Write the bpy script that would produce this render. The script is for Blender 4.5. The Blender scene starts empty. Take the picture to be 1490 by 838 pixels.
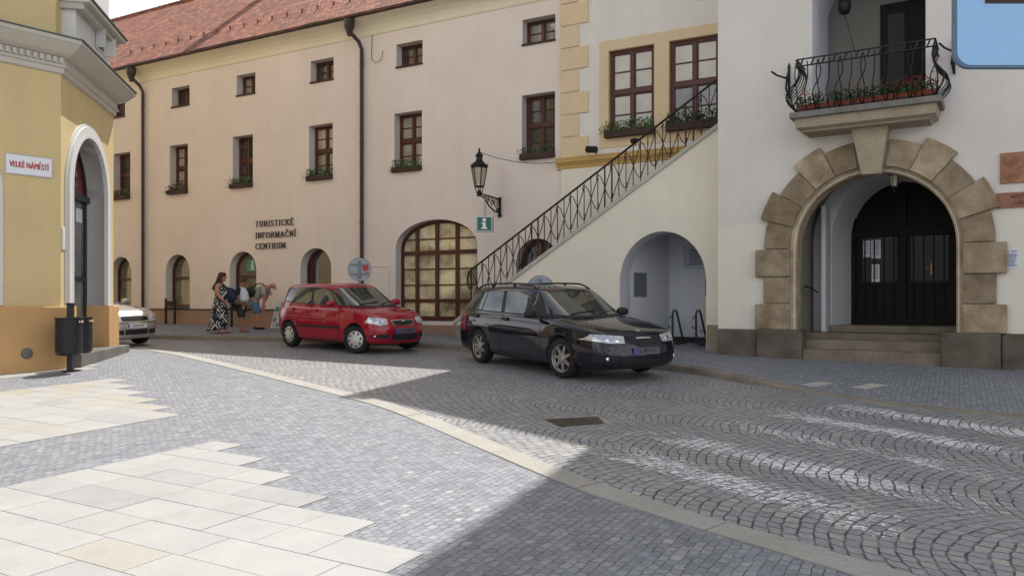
import bpy, bmesh, math, random
from mathutils import Vector, Matrix
from mathutils.geometry import tessellate_polygon
from mathutils.bvhtree import BVHTree
random.seed(7)
PI = math.pi
S = bpy.context.scene
COL = S.collection
EYE = 1.6            # eye height; buildings below are measured from eye level

# ------------------------------------------------------------------ helpers
def link(o, parent=None):
    COL.objects.link(o)
    if parent is not None:
        o.parent = parent
    return o

def tag(o, label=None, cat=None, group=None, kind=None):
    if label: o['label'] = label
    if cat: o['category'] = cat
    if group: o['group'] = group
    if kind: o['kind'] = kind
    return o

def empty(name, loc=(0, 0, 0), rz=0.0, label=None, cat=None, group=None, parent=None):
    o = bpy.data.objects.new(name, None)
    o.empty_display_size = 0.2
    o.location = loc
    o.rotation_euler = (0, 0, rz)
    link(o, parent)
    return tag(o, label, cat, group)

def kids(o):
    return [c for c in bpy.data.objects if c.parent == o]

def copy_tree(o, parent=None):
    c = o.copy()
    COL.objects.link(c)
    c.parent = parent
    for ch in kids(o):
        copy_tree(ch, c)
    return c

class MB:
    """collects geometry for ONE mesh object"""
    def __init__(s, zoff=0.0):
        s.v = []; s.f = []; s.m = []; s.zoff = zoff; s.attr = []
    def add(s, vs, fs, mi=0):
        b = len(s.v)
        s.v += [tuple(p) for p in vs]
        for f in fs:
            s.f.append(tuple(b + i for i in f)); s.m.append(mi)
    def quad(s, a, b, c, d, mi=0):
        s.add([a, b, c, d], [(0, 1, 2, 3)], mi)
    def box(s, x0, x1, y0, y1, z0, z1, mi=0):
        vs = [(x, y, z) for z in (z0, z1) for y in (y0, y1) for x in (x0, x1)]
        s.add(vs, [(0, 2, 3, 1), (4, 5, 7, 6), (0, 1, 5, 4), (2, 6, 7, 3), (0, 4, 6, 2), (1, 3, 7, 5)], mi)
    def obox(s, c, ax, ay, az, mi=0):
        c = Vector(c); ax = Vector(ax); ay = Vector(ay); az = Vector(az)
        vs = [c + ax * i + ay * j + az * k for k in (-1, 1) for j in (-1, 1) for i in (-1, 1)]
        s.add(vs, [(0, 2, 3, 1), (4, 5, 7, 6), (0, 1, 5, 4), (2, 6, 7, 3), (0, 4, 6, 2), (1, 3, 7, 5)], mi)
    def bar(s, a, b, w, h, mi=0):
        a = Vector(a); b = Vector(b); d = (b - a)
        t = d.normalized()
        up = Vector((0, 0, 1)) if abs(t.z) < .9 else Vector((0, 1, 0))
        sx = t.cross(up).normalized(); sz = sx.cross(t).normalized()
        s.obox((a + b) / 2, d / 2, sx * w / 2, sz * h / 2, mi)
    def extrude(s, poly, y0, y1, mi=0, plane='xz'):
        """prism from a 2d polygon"""
        n = len(poly)
        def P(p, t):
            if plane == 'xz': return (p[0], t, p[1])
            if plane == 'xy': return (p[0], p[1], t)
            return (t, p[0], p[1])
        vs = [P(p, y0) for p in poly] + [P(p, y1) for p in poly]
        fs = [tuple(range(n)), tuple(range(2 * n - 1, n - 1, -1))]
        fs += [(i, i + n, (i + 1) % n + n, (i + 1) % n) for i in range(n)]
        s.add(vs, fs, mi)
    def tube(s, path, r, n=6, mi=0, caps=True):
        P = [Vector(p) for p in path]
        rs = r if isinstance(r, (list, tuple)) else [r] * len(P)
        rings = []
        prev = None
        for i, p in enumerate(P):
            t = (P[min(i + 1, len(P) - 1)] - P[max(i - 1, 0)])
            if t.length < 1e-9: t = Vector((0, 0, 1))
            t.normalize()
            if prev is None:
                a = Vector((0, 0, 1)) if abs(t.z) < .9 else Vector((1, 0, 0))
                x = t.cross(a).normalized()
            else:
                x = (prev - t * prev.dot(t))
                x = x.normalized() if x.length > 1e-6 else t.orthogonal().normalized()
            prev = x
            y = t.cross(x)
            rings.append([p + (x * math.cos(2 * PI * k / n) + y * math.sin(2 * PI * k / n)) * rs[i] for k in range(n)])
        vs = [q for rg in rings for q in rg]
        fs = []
        for i in range(len(P) - 1):
            for k in range(n):
                fs.append((i * n + k, i * n + (k + 1) % n, (i + 1) * n + (k + 1) % n, (i + 1) * n + k))
        if caps:
            fs.append(tuple(range(n - 1, -1, -1)))
            fs.append(tuple((len(P) - 1) * n + k for k in range(n)))
        s.add(vs, fs, mi)
    def lathe(s, prof, n=16, c=(0, 0, 0), axis='z', mi=0, a0=0.0, caps=True):
        vs = []; fs = []
        for r, h in prof:
            for k in range(n):
                a = a0 + 2 * PI * k / n
                x, y = r * math.cos(a), r * math.sin(a)
                if axis == 'z': p = (c[0] + x, c[1] + y, c[2] + h)
                elif axis == 'y': p = (c[0] + x, c[1] + h, c[2] + y)
                else: p = (c[0] + h, c[1] + x, c[2] + y)
                vs.append(p)
        m = len(prof)
        for i in range(m - 1):
            for k in range(n):
                fs.append((i * n + k, i * n + (k + 1) % n, (i + 1) * n + (k + 1) % n, (i + 1) * n + k))
        if caps:
            fs.append(tuple(range(n - 1, -1, -1)))
            fs.append(tuple((m - 1) * n + k for k in range(n)))
        s.add(vs, fs, mi)
    def grid(s, rows, mi=0, closed=False):
        n = len(rows[0]); vs = [p for r in rows for p in r]; fs = []
        for i in range(len(rows) - 1):
            for k in range(n if closed else n - 1):
                fs.append((i * n + k, i * n + (k + 1) % n, (i + 1) * n + (k + 1) % n, (i + 1) * n + k))
        s.add(vs, fs, mi)
    def tess(s, loops, y=0.0, mi=0):
        flat = [p for l in loops for p in l]
        tris = tessellate_polygon([[Vector((p[0], p[1], 0)) for p in l] for l in loops])
        s.add([(p[0], y, p[1]) for p in flat], [tuple(t) for t in tris], mi)
    def build(s, name, mats, parent=None, smooth=False, bevel=0.0, seg=2, fix=True, merge=False):
        me = bpy.data.meshes.new(name)
        z = s.zoff
        me.from_pydata([(a, b, c + z) for a, b, c in s.v], [], s.f)
        if not isinstance(mats, (list, tuple)): mats = [mats]
        for m in mats: me.materials.append(m)
        me.polygons.foreach_set('material_index', s.m)
        if fix or merge:
            bm = bmesh.new(); bm.from_mesh(me)
            if merge: bmesh.ops.remove_doubles(bm, verts=bm.verts, dist=1e-4)
            bmesh.ops.recalc_face_normals(bm, faces=bm.faces)
            bm.to_mesh(me); bm.free()
        if smooth:
            me.polygons.foreach_set('use_smooth', [True] * len(me.polygons))
        me.update()
        o = bpy.data.objects.new(name, me)
        link(o, parent)
        if bevel > 0:
            b = o.modifiers.new('bevel', 'BEVEL'); b.width = bevel; b.segments = seg
            b.limit_method = 'ANGLE'; b.angle_limit = math.radians(40)
        return o

def unit2(a, b):
    l = math.hypot(a, b); return a / l, b / l

class Frame:
    """a facade: local x along it (to the right), y into the building, z up. zb = base below eye level"""
    def __init__(s, O, U, zb):
        s.O = O; s.U = unit2(*U); s.zb = zb
        s.N = (s.U[1], -s.U[0])
        s.rz = math.atan2(s.U[1], s.U[0])
    def root(s, name, label, cat, group=None, u=0.0, y=0.0):
        x, yy = s.w(u, y)
        return empty(name, (x, yy, EYE + s.zb), s.rz, label, cat, group)
    def w(s, u, y=0.0):
        return (s.O[0] + s.U[0] * u - s.N[0] * y, s.O[1] + s.U[1] * u - s.N[1] * y)
    def mb(s):
        return MB(-s.zb)
    def thing(s, name, u, y, z, label, cat, group=None, dr=0.0):
        """a separate thing fixed near this facade, z from eye level"""
        x, yy = s.w(u, y)
        return empty(name, (x, yy, EYE + z), s.rz + dr, label, cat, group)

def arch(u0, u1, zb, zs, zc, n=18):
    c = (u0 + u1) / 2; r = (u1 - u0) / 2
    pts = [(u0, zb), (u1, zb)]
    for i in range(n + 1):
        a = PI * i / n
        pts.append((c + r * math.cos(a), zs + (zc - zs) * math.sin(a)))
    return pts
def rect(u0, u1, z0, z1):
    return [(u0, z0), (u1, z0), (u1, z1), (u0, z1)]
def arch_h(u, u0, u1, zs, zc):
    c = (u0 + u1) / 2; r = (u1 - u0) / 2
    return zs + (zc - zs) * math.sqrt(max(0, 1 - ((u - c) / r) ** 2))
def arch_w(z, u0, u1, zs, zc):
    c = (u0 + u1) / 2; r = (u1 - u0) / 2
    if z <= zs: return r
    return r * math.sqrt(max(0, 1 - ((z - zs) / (zc - zs)) ** 2))

def wall_holes(mb, outer, holes, y=0.0, depth=0.25, mi=0, mir=None):
    """front sheet with openings and their reveals; holes = [(pts, depth)]"""
    mb.tess([outer] + [h[0] for h in holes], y, mi)
    for pts, d in holes:
        n = len(pts)
        for i in range(n):
            a, b = pts[i], pts[(i + 1) % n]
            mb.quad((a[0], y, a[1]), (b[0], y, b[1]), (b[0], y + d, b[1]), (a[0], y + d, a[1]), mi if mir is None else mir)

# ------------------------------------------------------------------ materials
def newmat(name):
    m = bpy.data.materials.new(name); m.use_nodes = True
    nt = m.node_tree
    b = nt.nodes['Principled BSDF']
    return m, nt, b
def N(nt, t, **kw):
    n = nt.nodes.new(t)
    for k, v in kw.items():
        if k.startswith('i_'): n.inputs[k[2:].replace('_', ' ')].default_value = v
        else: setattr(n, k, v)
    return n
def L(nt, a, b): nt.links.new(a, b)
def rgba(c): return (c[0], c[1], c[2], 1.0)
def math_n(nt, op, a, b=None, c=None):
    n = nt.nodes.new('ShaderNodeMath'); n.operation = op
    for i, x in enumerate((a, b, c)):
        if x is None: continue
        if isinstance(x, (int, float)): n.inputs[i].default_value = x
        else: nt.links.new(x, n.inputs[i])
    return n.outputs[0]
def mixc(nt, fac, a, b, mode='MIX'):
    n = nt.nodes.new('ShaderNodeMix'); n.data_type = 'RGBA'; n.blend_type = mode
    for sock, x in ((n.inputs[0], fac), (n.inputs[6], a), (n.inputs[7], b)):
        if isinstance(x, (int, float)): sock.default_value = x
        elif isinstance(x, tuple): sock.default_value = x if len(x) == 4 else rgba(x)
        else: nt.links.new(x, sock)
    return n.outputs[2]
def ramp(nt, fac, stops):
    n = nt.nodes.new('ShaderNodeValToRGB')
    cr = n.color_ramp
    while len(cr.elements) < len(stops): cr.elements.new(0.5)
    for e, (p, c) in zip(cr.elements, stops):
        e.position = p; e.color = rgba(c) if len(c) == 3 else c
    nt.links.new(fac, n.inputs[0])
    return n.outputs[0]
def objco(nt, scale=None, loc=None, rot=None):
    tc = nt.nodes.new('ShaderNodeTexCoord')
    if scale is None and loc is None and rot is None: return tc.outputs['Object']
    mp = nt.nodes.new('ShaderNodeMapping')
    if scale: mp.inputs['Scale'].default_value = scale
    if loc: mp.inputs['Location'].default_value = loc
    if rot: mp.inputs['Rotation'].default_value = rot
    nt.links.new(tc.outputs['Object'], mp.inputs['Vector'])
    return mp.outputs[0]
def noise(nt, vec, scale, detail=4, rough=.55, out='Fac'):
    n = N(nt, 'ShaderNodeTexNoise'); n.inputs['Scale'].default_value = scale
    n.inputs['Detail'].default_value = detail; n.inputs['Roughness'].default_value = rough
    nt.links.new(vec, n.inputs['Vector'])
    return n.outputs[out]
def bump(nt, h, strength, dist, b, prev=None):
    n = N(nt, 'ShaderNodeBump'); n.inputs['Strength'].default_value = strength
    n.inputs['Distance'].default_value = dist
    nt.links.new(h, n.inputs['Height'])
    if prev is not None: nt.links.new(prev, n.inputs['Normal'])
    if b is not None: nt.links.new(n.outputs[0], b.inputs['Normal'])
    return n.outputs[0]

def simple(name, col, rough=.5, metal=0.0, coat=0.0, var=0.12, nscale=6.0, bstr=0.0, bscale=60, spec=.35):
    m, nt, b = newmat(name)
    co = objco(nt)
    f = noise(nt, co, nscale, 5)
    c1 = tuple(max(0, x * (1 - var)) for x in col); c2 = tuple(min(1, x * (1 + var)) for x in col)
    L(nt, ramp(nt, f, [(.3, c1), (.7, c2)]), b.inputs['Base Color'])
    b.inputs['Roughness'].default_value = rough; b.inputs['Metallic'].default_value = metal
    b.inputs['Specular IOR Level'].default_value = spec
    if coat: b.inputs['Coat Weight'].default_value = coat; b.inputs['Coat Roughness'].default_value = .03
    if bstr: bump(nt, noise(nt, co, bscale, 3), bstr, .01, b)
    return m

def stucco(name, col, var=.08, patch=None, streak=.045, bstr=.25, zsplit=None, col2=None):
    m, nt, b = newmat(name)
    co = objco(nt)
    big = noise(nt, co, .55, 6, .6)
    c1 = tuple(x * (1 - var) for x in col); c2 = tuple(min(1, x * (1 + var * .6)) for x in col)
    c = ramp(nt, big, [(.32, c1), (.68, c2)])
    if zsplit is not None:                    # a differently painted lower zone with an uneven edge
        sp = N(nt, 'ShaderNodeSeparateXYZ'); L(nt, co, sp.inputs[0])
        w = noise(nt, co, 1.3, 4)
        zz = math_n(nt, 'ADD', sp.outputs[2], math_n(nt, 'MULTIPLY', w, .18))
        f = math_n(nt, 'MULTIPLY_ADD', zz, -18.0, 18.0 * (zsplit + .09) + .5)
        n = N(nt, 'ShaderNodeClamp'); L(nt, f, n.inputs[0])
        c3 = ramp(nt, big, [(.32, tuple(x * .95 for x in col2)), (.68, col2)])
        c = mixc(nt, n.outputs[0], c, c3)
    st = noise(nt, objco(nt, scale=(2.2, 2.2, .18)), 1.6, 5, .65)       # rain streaks
    c = mixc(nt, ramp(nt, st, [(.45, (0, 0, 0)), (.8, (streak * 4,) * 3)]), c, tuple(x * .72 for x in col))
    pr_ = ramp(nt, noise(nt, objco(nt, loc=(3.1, 7.7, 1.3)), .8, 2, .4), [(.565, (0, 0, 0)), (.58, (.3, .3, .3))])
    c = mixc(nt, pr_, c, mixc(nt, 1.0, c, (.94, .945, .95, 1), 'MULTIPLY'))
    gr = noise(nt, co, 24, 3)
    c = mixc(nt, .06, c, ramp(nt, gr, [(.3, (.2, .2, .2)), (.7, (1, 1, 1))]), 'MULTIPLY')
    L(nt, c, b.inputs['Base Color'])
    b.inputs['Roughness'].default_value = .92; b.inputs['Specular IOR Level'].default_value = .2
    h = math_n(nt, 'ADD', noise(nt, co, 70, 3), math_n(nt, 'MULTIPLY', noise(nt, co, 3.5, 3), 2.5))
    bump(nt, h, bstr, .012, b)
    return m

def stone(name, col, col2, rough=.85, scale=2.2, bstr=.5):
    m, nt, b = newmat(name)
    co = objco(nt)
    geo = N(nt, 'ShaderNodeObjectInfo')
    add = N(nt, 'ShaderNodeVectorMath'); add.operation = 'ADD'
    sc = N(nt, 'ShaderNodeVectorMath'); sc.operation = 'SCALE'; sc.inputs[0].default_value = (37, 17, 5)
    L(nt, geo.outputs['Random'], sc.inputs['Scale']); L(nt, co, add.inputs[0]); L(nt, sc.outputs[0], add.inputs[1])
    v = add.outputs[0]
    a = noise(nt, v, scale, 6, .6)
    c = ramp(nt, a, [(.3, col), (.52, tuple((x + y) / 2 for x, y in zip(col, col2))), (.72, col2)])
    rv = N(nt, 'ShaderNodeMapRange'); rv.inputs[3].default_value = .74; rv.inputs[4].default_value = 1.2
    L(nt, geo.outputs['Random'], rv.inputs[0])
    hv = N(nt, 'ShaderNodeHueSaturation'); L(nt, rv.outputs[0], hv.inputs['Value']); L(nt, c, hv.inputs['Color'])
    c = mixc(nt, .25, hv.outputs[0], ramp(nt, noise(nt, v, 28, 4, .7), [(.35, (.35, .33, .3)), (.65, (1, 1, 1))]), 'MULTIPLY')
    L(nt, c, b.inputs['Base Color']); b.inputs['Roughness'].default_value = rough
    b.inputs['Specular IOR Level'].default_value = .25
    bump(nt, math_n(nt, 'ADD', math_n(nt, 'MULTIPLY', noise(nt, v, 34, 5, .7), 1.4), noise(nt, v, 6, 3)), bstr * 1.3, .018, b)
    return m

def brick_node(nt, vec, bw, rh, mortar, c1, c2, cm, offset=.5, smooth=.3, bias=0.0):
    n = N(nt, 'ShaderNodeTexBrick')
    n.offset = offset; n.squash = 1.0
    n.inputs['Scale'].default_value = 1.0
    n.inputs['Brick Width'].default_value = bw; n.inputs['Row Height'].default_value = rh
    n.inputs['Mortar Size'].default_value = mortar; n.inputs['Mortar Smooth'].default_value = smooth
    n.inputs['Bias'].default_value = bias
    n.inputs['Color1'].default_value = rgba(c1); n.inputs['Color2'].default_value = rgba(c2); n.inputs['Mortar'].default_value = rgba(cm)
    L(nt, vec, n.inputs['Vector'])
    return n

UX, UY = unit2(1.803, -1)          # direction of the long facade
VX, VY = -UY, UX

def uv_coords(nt, distort=.012, dscale=9.0):
    """ground coordinates along / across the long facade, slightly wobbled"""
    tc = N(nt, 'ShaderNodeNewGeometry')
    sp = N(nt, 'ShaderNodeSeparateXYZ'); L(nt, tc.outputs['Position'], sp.inputs[0])
    x, y = sp.outputs[0], sp.outputs[1]
    u = math_n(nt, 'ADD', math_n(nt, 'MULTIPLY', x, UX), math_n(nt, 'MULTIPLY', y, UY))
    v = math_n(nt, 'ADD', math_n(nt, 'MULTIPLY', x, VX), math_n(nt, 'MULTIPLY', y, VY))
    nz = N(nt, 'ShaderNodeTexNoise'); nz.inputs['Scale'].default_value = dscale; nz.inputs['Detail'].default_value = 2
    L(nt, tc.outputs['Position'], nz.inputs['Vector'])
    s2 = N(nt, 'ShaderNodeSeparateColor'); L(nt, nz.outputs['Color'], s2.inputs[0])
    u = math_n(nt, 'ADD', u, math_n(nt, 'MULTIPLY', math_n(nt, 'SUBTRACT', s2.outputs[0], .5), distort * 2))
    v = math_n(nt, 'ADD', v, math_n(nt, 'MULTIPLY', math_n(nt, 'SUBTRACT', s2.outputs[1], .5), distort * 2))
    return u, v, tc.outputs['Position']
def comb(nt, x, y, z=0.0):
    c = N(nt, 'ShaderNodeCombineXYZ')
    for i, q in enumerate((x, y, z)):
        if isinstance(q, (int, float)): c.inputs[i].default_value = q
        else: L(nt, q, c.inputs[i])
    return c.outputs[0]

def setts_mat(name):
    """small blue grey setts laid in straight rows"""
    m, nt, b = newmat(name)
    u, v, pos = uv_coords(nt, .022, 6.0)
    br = brick_node(nt, comb(nt, v, u), .085, .062, .004, (.0, .0, .0), (1, 1, 1), (.5, .5, .5), smooth=.25)
    big = noise(nt, pos, .5, 5)
    stones = ramp(nt, br.outputs['Color'], [(0.0, (.23, .238, .258)), (.35, (.27, .278, .298)), (.7, (.305, .313, .333)), (.975, (.345, .352, .37)), (1.0, (.44, .44, .43))])
    stones = mixc(nt, .5, stones, ramp(nt, noise(nt, pos, 3.2, 6, .7), [(.3, (.66, .66, .67)), (.7, (1.08, 1.08, 1.08))]), 'MULTIPLY')
    stones = mixc(nt, .45, stones, ramp(nt, noise(nt, pos, 38, 3), [(.3, (.5, .5, .5)), (.7, (1.1, 1.1, 1.1))]), 'MULTIPLY')
    gap = math_n(nt, 'MULTIPLY', br.outputs['Fac'], math_n(nt, 'ADD', .25, ramp(nt, noise(nt, pos, 9.0, 4, .8), [(.42, (0, 0, 0)), (.60, (.75, .75, .75))])))
    c = mixc(nt, gap, stones, (.055, .055, .06, 1))
    L(nt, c, b.inputs['Base Color']); b.inputs['Roughness'].default_value = .62
    b.inputs['Specular IOR Level'].default_value = .3
    h = math_n(nt, 'SUBTRACT', math_n(nt, 'MULTIPLY', br.outputs['Color'], .25), br.outputs['Fac'])
    h = math_n(nt, 'ADD', h, math_n(nt, 'MULTIPLY', noise(nt, pos, 45, 3), .6))
    bump(nt, h, .6, .008, b)
    return m

LANE = 1.55
def fan_nodes(nt):
    """segmental-arc cobbles: lanes running along the road with rows bent into arcs"""
    u, v, pos = uv_coords(nt, .055, 3.6)
    ang = math.radians(12)
    p = math_n(nt, 'ADD', math_n(nt, 'MULTIPLY', u, math.cos(ang)), math_n(nt, 'MULTIPLY', v, -math.sin(ang)))
    q = math_n(nt, 'ADD', math_n(nt, 'MULTIPLY', u, math.sin(ang)), math_n(nt, 'MULTIPLY', v, math.cos(ang)))
    qs = math_n(nt, 'DIVIDE', q, LANE)
    idx = math_n(nt, 'FLOOR', qs)
    a = math_n(nt, 'MULTIPLY', math_n(nt, 'SUBTRACT', math_n(nt, 'SUBTRACT', qs, idx), .5), LANE)
    R = LANE * .78
    h = math_n(nt, 'SQRT', math_n(nt, 'SUBTRACT', R * R, math_n(nt, 'MULTIPLY', a, a)))
    arc = math_n(nt, 'MULTIPLY', math_n(nt, 'ARCSINE', math_n(nt, 'DIVIDE', a, R)), R)
    bb = math_n(nt, 'ADD', math_n(nt, 'ADD', p, h), math_n(nt, 'MULTIPLY', idx, .437))
    br = brick_node(nt, comb(nt, math_n(nt, 'ADD', arc, math_n(nt, 'MULTIPLY', idx, .31)), bb), .118, .098, .0085, (0, 0, 0), (1, 1, 1), (.5, .5, .5), smooth=.5)
    gap = math_n(nt, 'MULTIPLY', br.outputs['Fac'], math_n(nt, 'ADD', .22, ramp(nt, noise(nt, pos, 7.5, 4, .75), [(.42, (0, 0, 0)), (.58, (.75, .75, .75))])))
    return br, gap, pos

def cobble_mat(name):
    m, nt, b = newmat(name)
    br, gap, pos = fan_nodes(nt)
    st = ramp(nt, br.outputs['Color'], [(0, (.31, .314, .322)), (.3, (.36, .364, .372)), (.8, (.405, .407, .41)), (.93, (.44, .43, .405)), (1, (.54, .50, .43))])
    st = mixc(nt, .55, st, ramp(nt, noise(nt, pos, .45, 5), [(.3, (.62, .62, .62)), (.7, (1, 1, 1))]), 'MULTIPLY')
    st = mixc(nt, .5, st, ramp(nt, noise(nt, pos, 30, 4, .7), [(.3, (.5, .5, .48)), (.7, (1.12, 1.1, 1.06))]), 'MULTIPLY')
    c = mixc(nt, gap, st, mixc(nt, noise(nt, pos, 2.0, 4), (.010, .009, .008, 1), (.032, .029, .022, 1)))
    L(nt, c, b.inputs['Base Color']); b.inputs['Roughness'].default_value = .44
    b.inputs['Specular IOR Level'].default_value = .5
    h = math_n(nt, 'ADD', math_n(nt, 'MULTIPLY', math_n(nt, 'ADD', gap, br.outputs['Fac']), -.8), math_n(nt, 'MULTIPLY', noise(nt, pos, 22, 3), .6))
    h = math_n(nt, 'ADD', h, math_n(nt, 'MULTIPLY', br.outputs['Color'], .3))
    bump(nt, h, .9, .02, b)
    return m

def worn_paint_mat(name):
    """white paint worn off the cobbles, left on the tops of the stones"""
    m, nt, b = newmat(name)
    br, gap, pos = fan_nodes(nt)
    b.inputs['Base Color'].default_value = (.80, .79, .76, 1); b.inputs['Roughness'].default_value = .7
    w = noise(nt, pos, 26, 5, .8); w2 = noise(nt, pos, 1.6, 3)
    tcu = N(nt, 'ShaderNodeAttribute'); tcu.attribute_name = 'edge'
    k = math_n(nt, 'ADD', math_n(nt, 'MULTIPLY', w, 2.6), math_n(nt, 'MULTIPLY', w2, .55))
    k = math_n(nt, 'ADD', k, math_n(nt, 'MULTIPLY', br.outputs['Color'], .22))
    k = math_n(nt, 'ADD', k, math_n(nt, 'MULTIPLY', tcu.outputs['Fac'], .30))
    k = math_n(nt, 'SUBTRACT', k, math_n(nt, 'MULTIPLY', br.outputs['Fac'], .6))
    al = math_n(nt, 'MULTIPLY_ADD', k, 11.0, -1.83 * 11.0)
    cl = N(nt, 'ShaderNodeClamp'); L(nt, al, cl.inputs[0])
    L(nt, cl.outputs[0], b.inputs['Alpha'])
    bump(nt, math_n(nt, 'MULTIPLY', br.outputs['Fac'], -1.0), .6, .02, b)
    return m

def slab_mat(name):
    m, nt, b = newmat(name)
    at = N(nt, 'ShaderNodeAttribute'); at.attribute_name = 'tint'
    geo = N(nt, 'ShaderNodeNewGeometry')
    c = ramp(nt, at.outputs['Fac'], [(0, (.36, .36, .355)), (.10, (.40, .395, .385)), (.16, (.405, .40, .384)), (.55, (.425, .42, .402)), (.75, (.425, .412, .380)), (.9, (.42, .392, .34)), (1, (.42, .375, .305))])
    ns = noise(nt, geo.outputs['Position'], 2.6, 6, .65)
    c = mixc(nt, .5, c, ramp(nt, ns, [(.3, (.8, .8, .8)), (.7, (1.06, 1.05, 1.02))]), 'MULTIPLY')
    c = mixc(nt, .5, c, ramp(nt, noise(nt, geo.outputs['Position'], 110, 3), [(.3, (.70, .70, .70)), (.7, (1.08, 1.08, 1.08))]), 'MULTIPLY')
    vo = N(nt, 'ShaderNodeTexVoronoi'); vo.inputs['Scale'].default_value = 2.6; L(nt, geo.outputs['Position'], vo.inputs['Vector'])
    spot = ramp(nt, math_n(nt, 'ADD', vo.outputs['Distance'], math_n(nt, 'MULTIPLY', noise(nt, geo.outputs['Position'], 20, 3), .06)), [(.055, (.42, .42, .42)), (.085, (0, 0, 0))])
    c = mixc(nt, spot, c, (.12, .115, .105, 1))
    st = ramp(nt, noise(nt, geo.outputs['Position'], 1.1, 7, .72), [(.52, (0, 0, 0)), (.72, (.40, .40, .40))])
    c = mixc(nt, st, c, mixc(nt, 1.0, c, (.72, .70, .66, 1), 'MULTIPLY'))
    L(nt, c, b.inputs['Base Color']); b.inputs['Roughness'].default_value = .6
    b.inputs['Specular IOR Level'].default_value = .3
    bump(nt, noise(nt, geo.outputs['Position'], 60, 3), .15, .006, b)
    return m

def tile_mat(name):
    m, nt, b = newmat(name)
    co = objco(nt)
    sp = N(nt, 'ShaderNodeSeparateXYZ'); L(nt, co, sp.inputs[0])
    zz = math_n(nt, 'ADD', math_n(nt, 'MULTIPLY', sp.outputs[2], 1.515), math_n(nt, 'MULTIPLY', noise(nt, co, 1.5, 3), .03))
    br = brick_node(nt, comb(nt, sp.outputs[0], zz), .18, .155, .01, (0, 0, 0), (1, 1, 1), (.5, .5, .5), smooth=.2)
    c = ramp(nt, br.outputs['Color'], [(0, (.15, .044, .018)), (.5, (.25, .073, .030)), (.85, (.32, .105, .045)), (1, (.40, .165, .080))])
    c = mixc(nt, .6, c, ramp(nt, noise(nt, co, .5, 6, .65), [(.3, (.6, .56, .54)), (.7, (1.1, 1.05, 1.0))]), 'MULTIPLY')
    row = math_n(nt, 'FRACT', math_n(nt, 'DIVIDE', zz, .155))
    c = mixc(nt, br.outputs['Fac'], c, (.05, .025, .02, 1))
    L(nt, c, b.inputs['Base Color']); b.inputs['Roughness'].default_value = .85
    h = math_n(nt, 'SUBTRACT', math_n(nt, 'MULTIPLY', row, -1.0), br.outputs['Fac'])
    bump(nt, h, 1.0, .035, b)
    return m

def pane_mat(name, col, col2=None, rough=.03, spec=.8, folds=0.0, wav=.03):
    """window glass with what shows dimly behind it (dark room or curtain), or a painted reflection"""
    m, nt, b = newmat(name)
    co = objco(nt)
    col2 = col2 or tuple(x * .5 for x in col)
    if folds:
        f = noise(nt, objco(nt, scale=(folds, folds, .4)), 1.0, 3)
    else:
        f = noise(nt, co, 1.8, 3)
    L(nt, ramp(nt, f, [(.35, col2), (.62, col)]), b.inputs['Base Color'])
    b.inputs['Roughness'].default_value = .6; b.inputs['Specular IOR Level'].default_value = 0.0
    b.inputs['Coat Weight'].default_value = 1.0; b.inputs['Coat Roughness'].default_value = rough
    b.inputs['Coat IOR'].default_value = 1.0 + spec
    n = N(nt, 'ShaderNodeBump'); n.inputs['Strength'].default_value = wav; n.inputs['Distance'].default_value = .05
    L(nt, noise(nt, co, 3.0, 2), n.inputs['Height']); L(nt, n.outputs[0], b.inputs['Coat Normal'])
    return m

M = {}
M['pink'] = stucco('pink plaster', (.775, .674, .594), var=.06)
M['pinklow'] = stucco('plinth plaster', (.36, .235, .165), var=.14, streak=.1)
M['reveal'] = stucco('reveal plaster', (.60, .55, .51), var=.05)
M['creamband'] = stucco('cream plaster', (.76, .69, .53), var=.05)
M['white_wall'] = stucco('off white plaster', (.74, .70, .63), var=.06)
M['cream_wall'] = stucco('pale cream plaster', (.81, .75, .625), var=.06)
M['ochre'] = stucco('light ochre plaster', (.72, .555, .35), var=.06)
M['ochre_dark'] = stucco('ochre plaster', (.58, .38, .14), var=.06)
M['hall'] = stucco('town hall plaster', (.72, .675, .62), var=.06, zsplit=2.65, col2=(.77, .725, .62))
M['hall_in'] = stucco('vestibule plaster', (.66, .66, .67), var=.06)
M['hall_dark'] = stucco('dark vestibule plaster', (.24, .225, .20), var=.12)  # darker tone for the vestibule sides, vault and loggia
M['niche_white'] = stucco('white limewash', (.66, .67, .70), var=.06)
M['yellow'] = stucco('yellow plaster', (.645, .505, .265), var=.06, streak=.05)
M['yellowlow'] = stucco('orange plinth plaster', (.58, .35, .16), var=.09, streak=.08)
M['trim'] = stucco('white trim plaster', (.66, .65, .63), var=.05, bstr=.12)
M['cornice'] = stucco('cornice plaster', (.56, .52, .45), var=.07, bstr=.12)
M['sandstone'] = stone('sandstone', (.225, .16, .095), (.50, .405, .28), scale=2.6)
M['sand_light'] = stone('light sandstone', (.36, .30, .21), (.48, .41, .30))
M['plinthstone'] = stone('dark weathered stone', (.085, .066, .05), (.21, .175, .14), scale=1.6)
M['stepstone'] = stone('step stone', (.19, .15, .11), (.32, .27, .205))
M['greystone'] = stone('grey stone', (.16, .155, .14), (.27, .26, .235))
M['kerbstone'] = stone('kerb granite', (.20, .17, .125), (.33, .29, .23))
M['bandstone'] = stone('pale granite band', (.40, .38, .33), (.49, .47, .42), scale=1.6, bstr=.3)
M['setts'] = setts_mat('blue grey setts')
M['cobbles'] = cobble_mat('fan laid cobbles')
M['paint'] = worn_paint_mat('worn road paint')
M['slabs'] = slab_mat('granite slabs')
M['joint'] = simple('slab joint sand', (.17, .16, .14), .95)
M['tiles'] = tile_mat('clay roof tiles')
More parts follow.
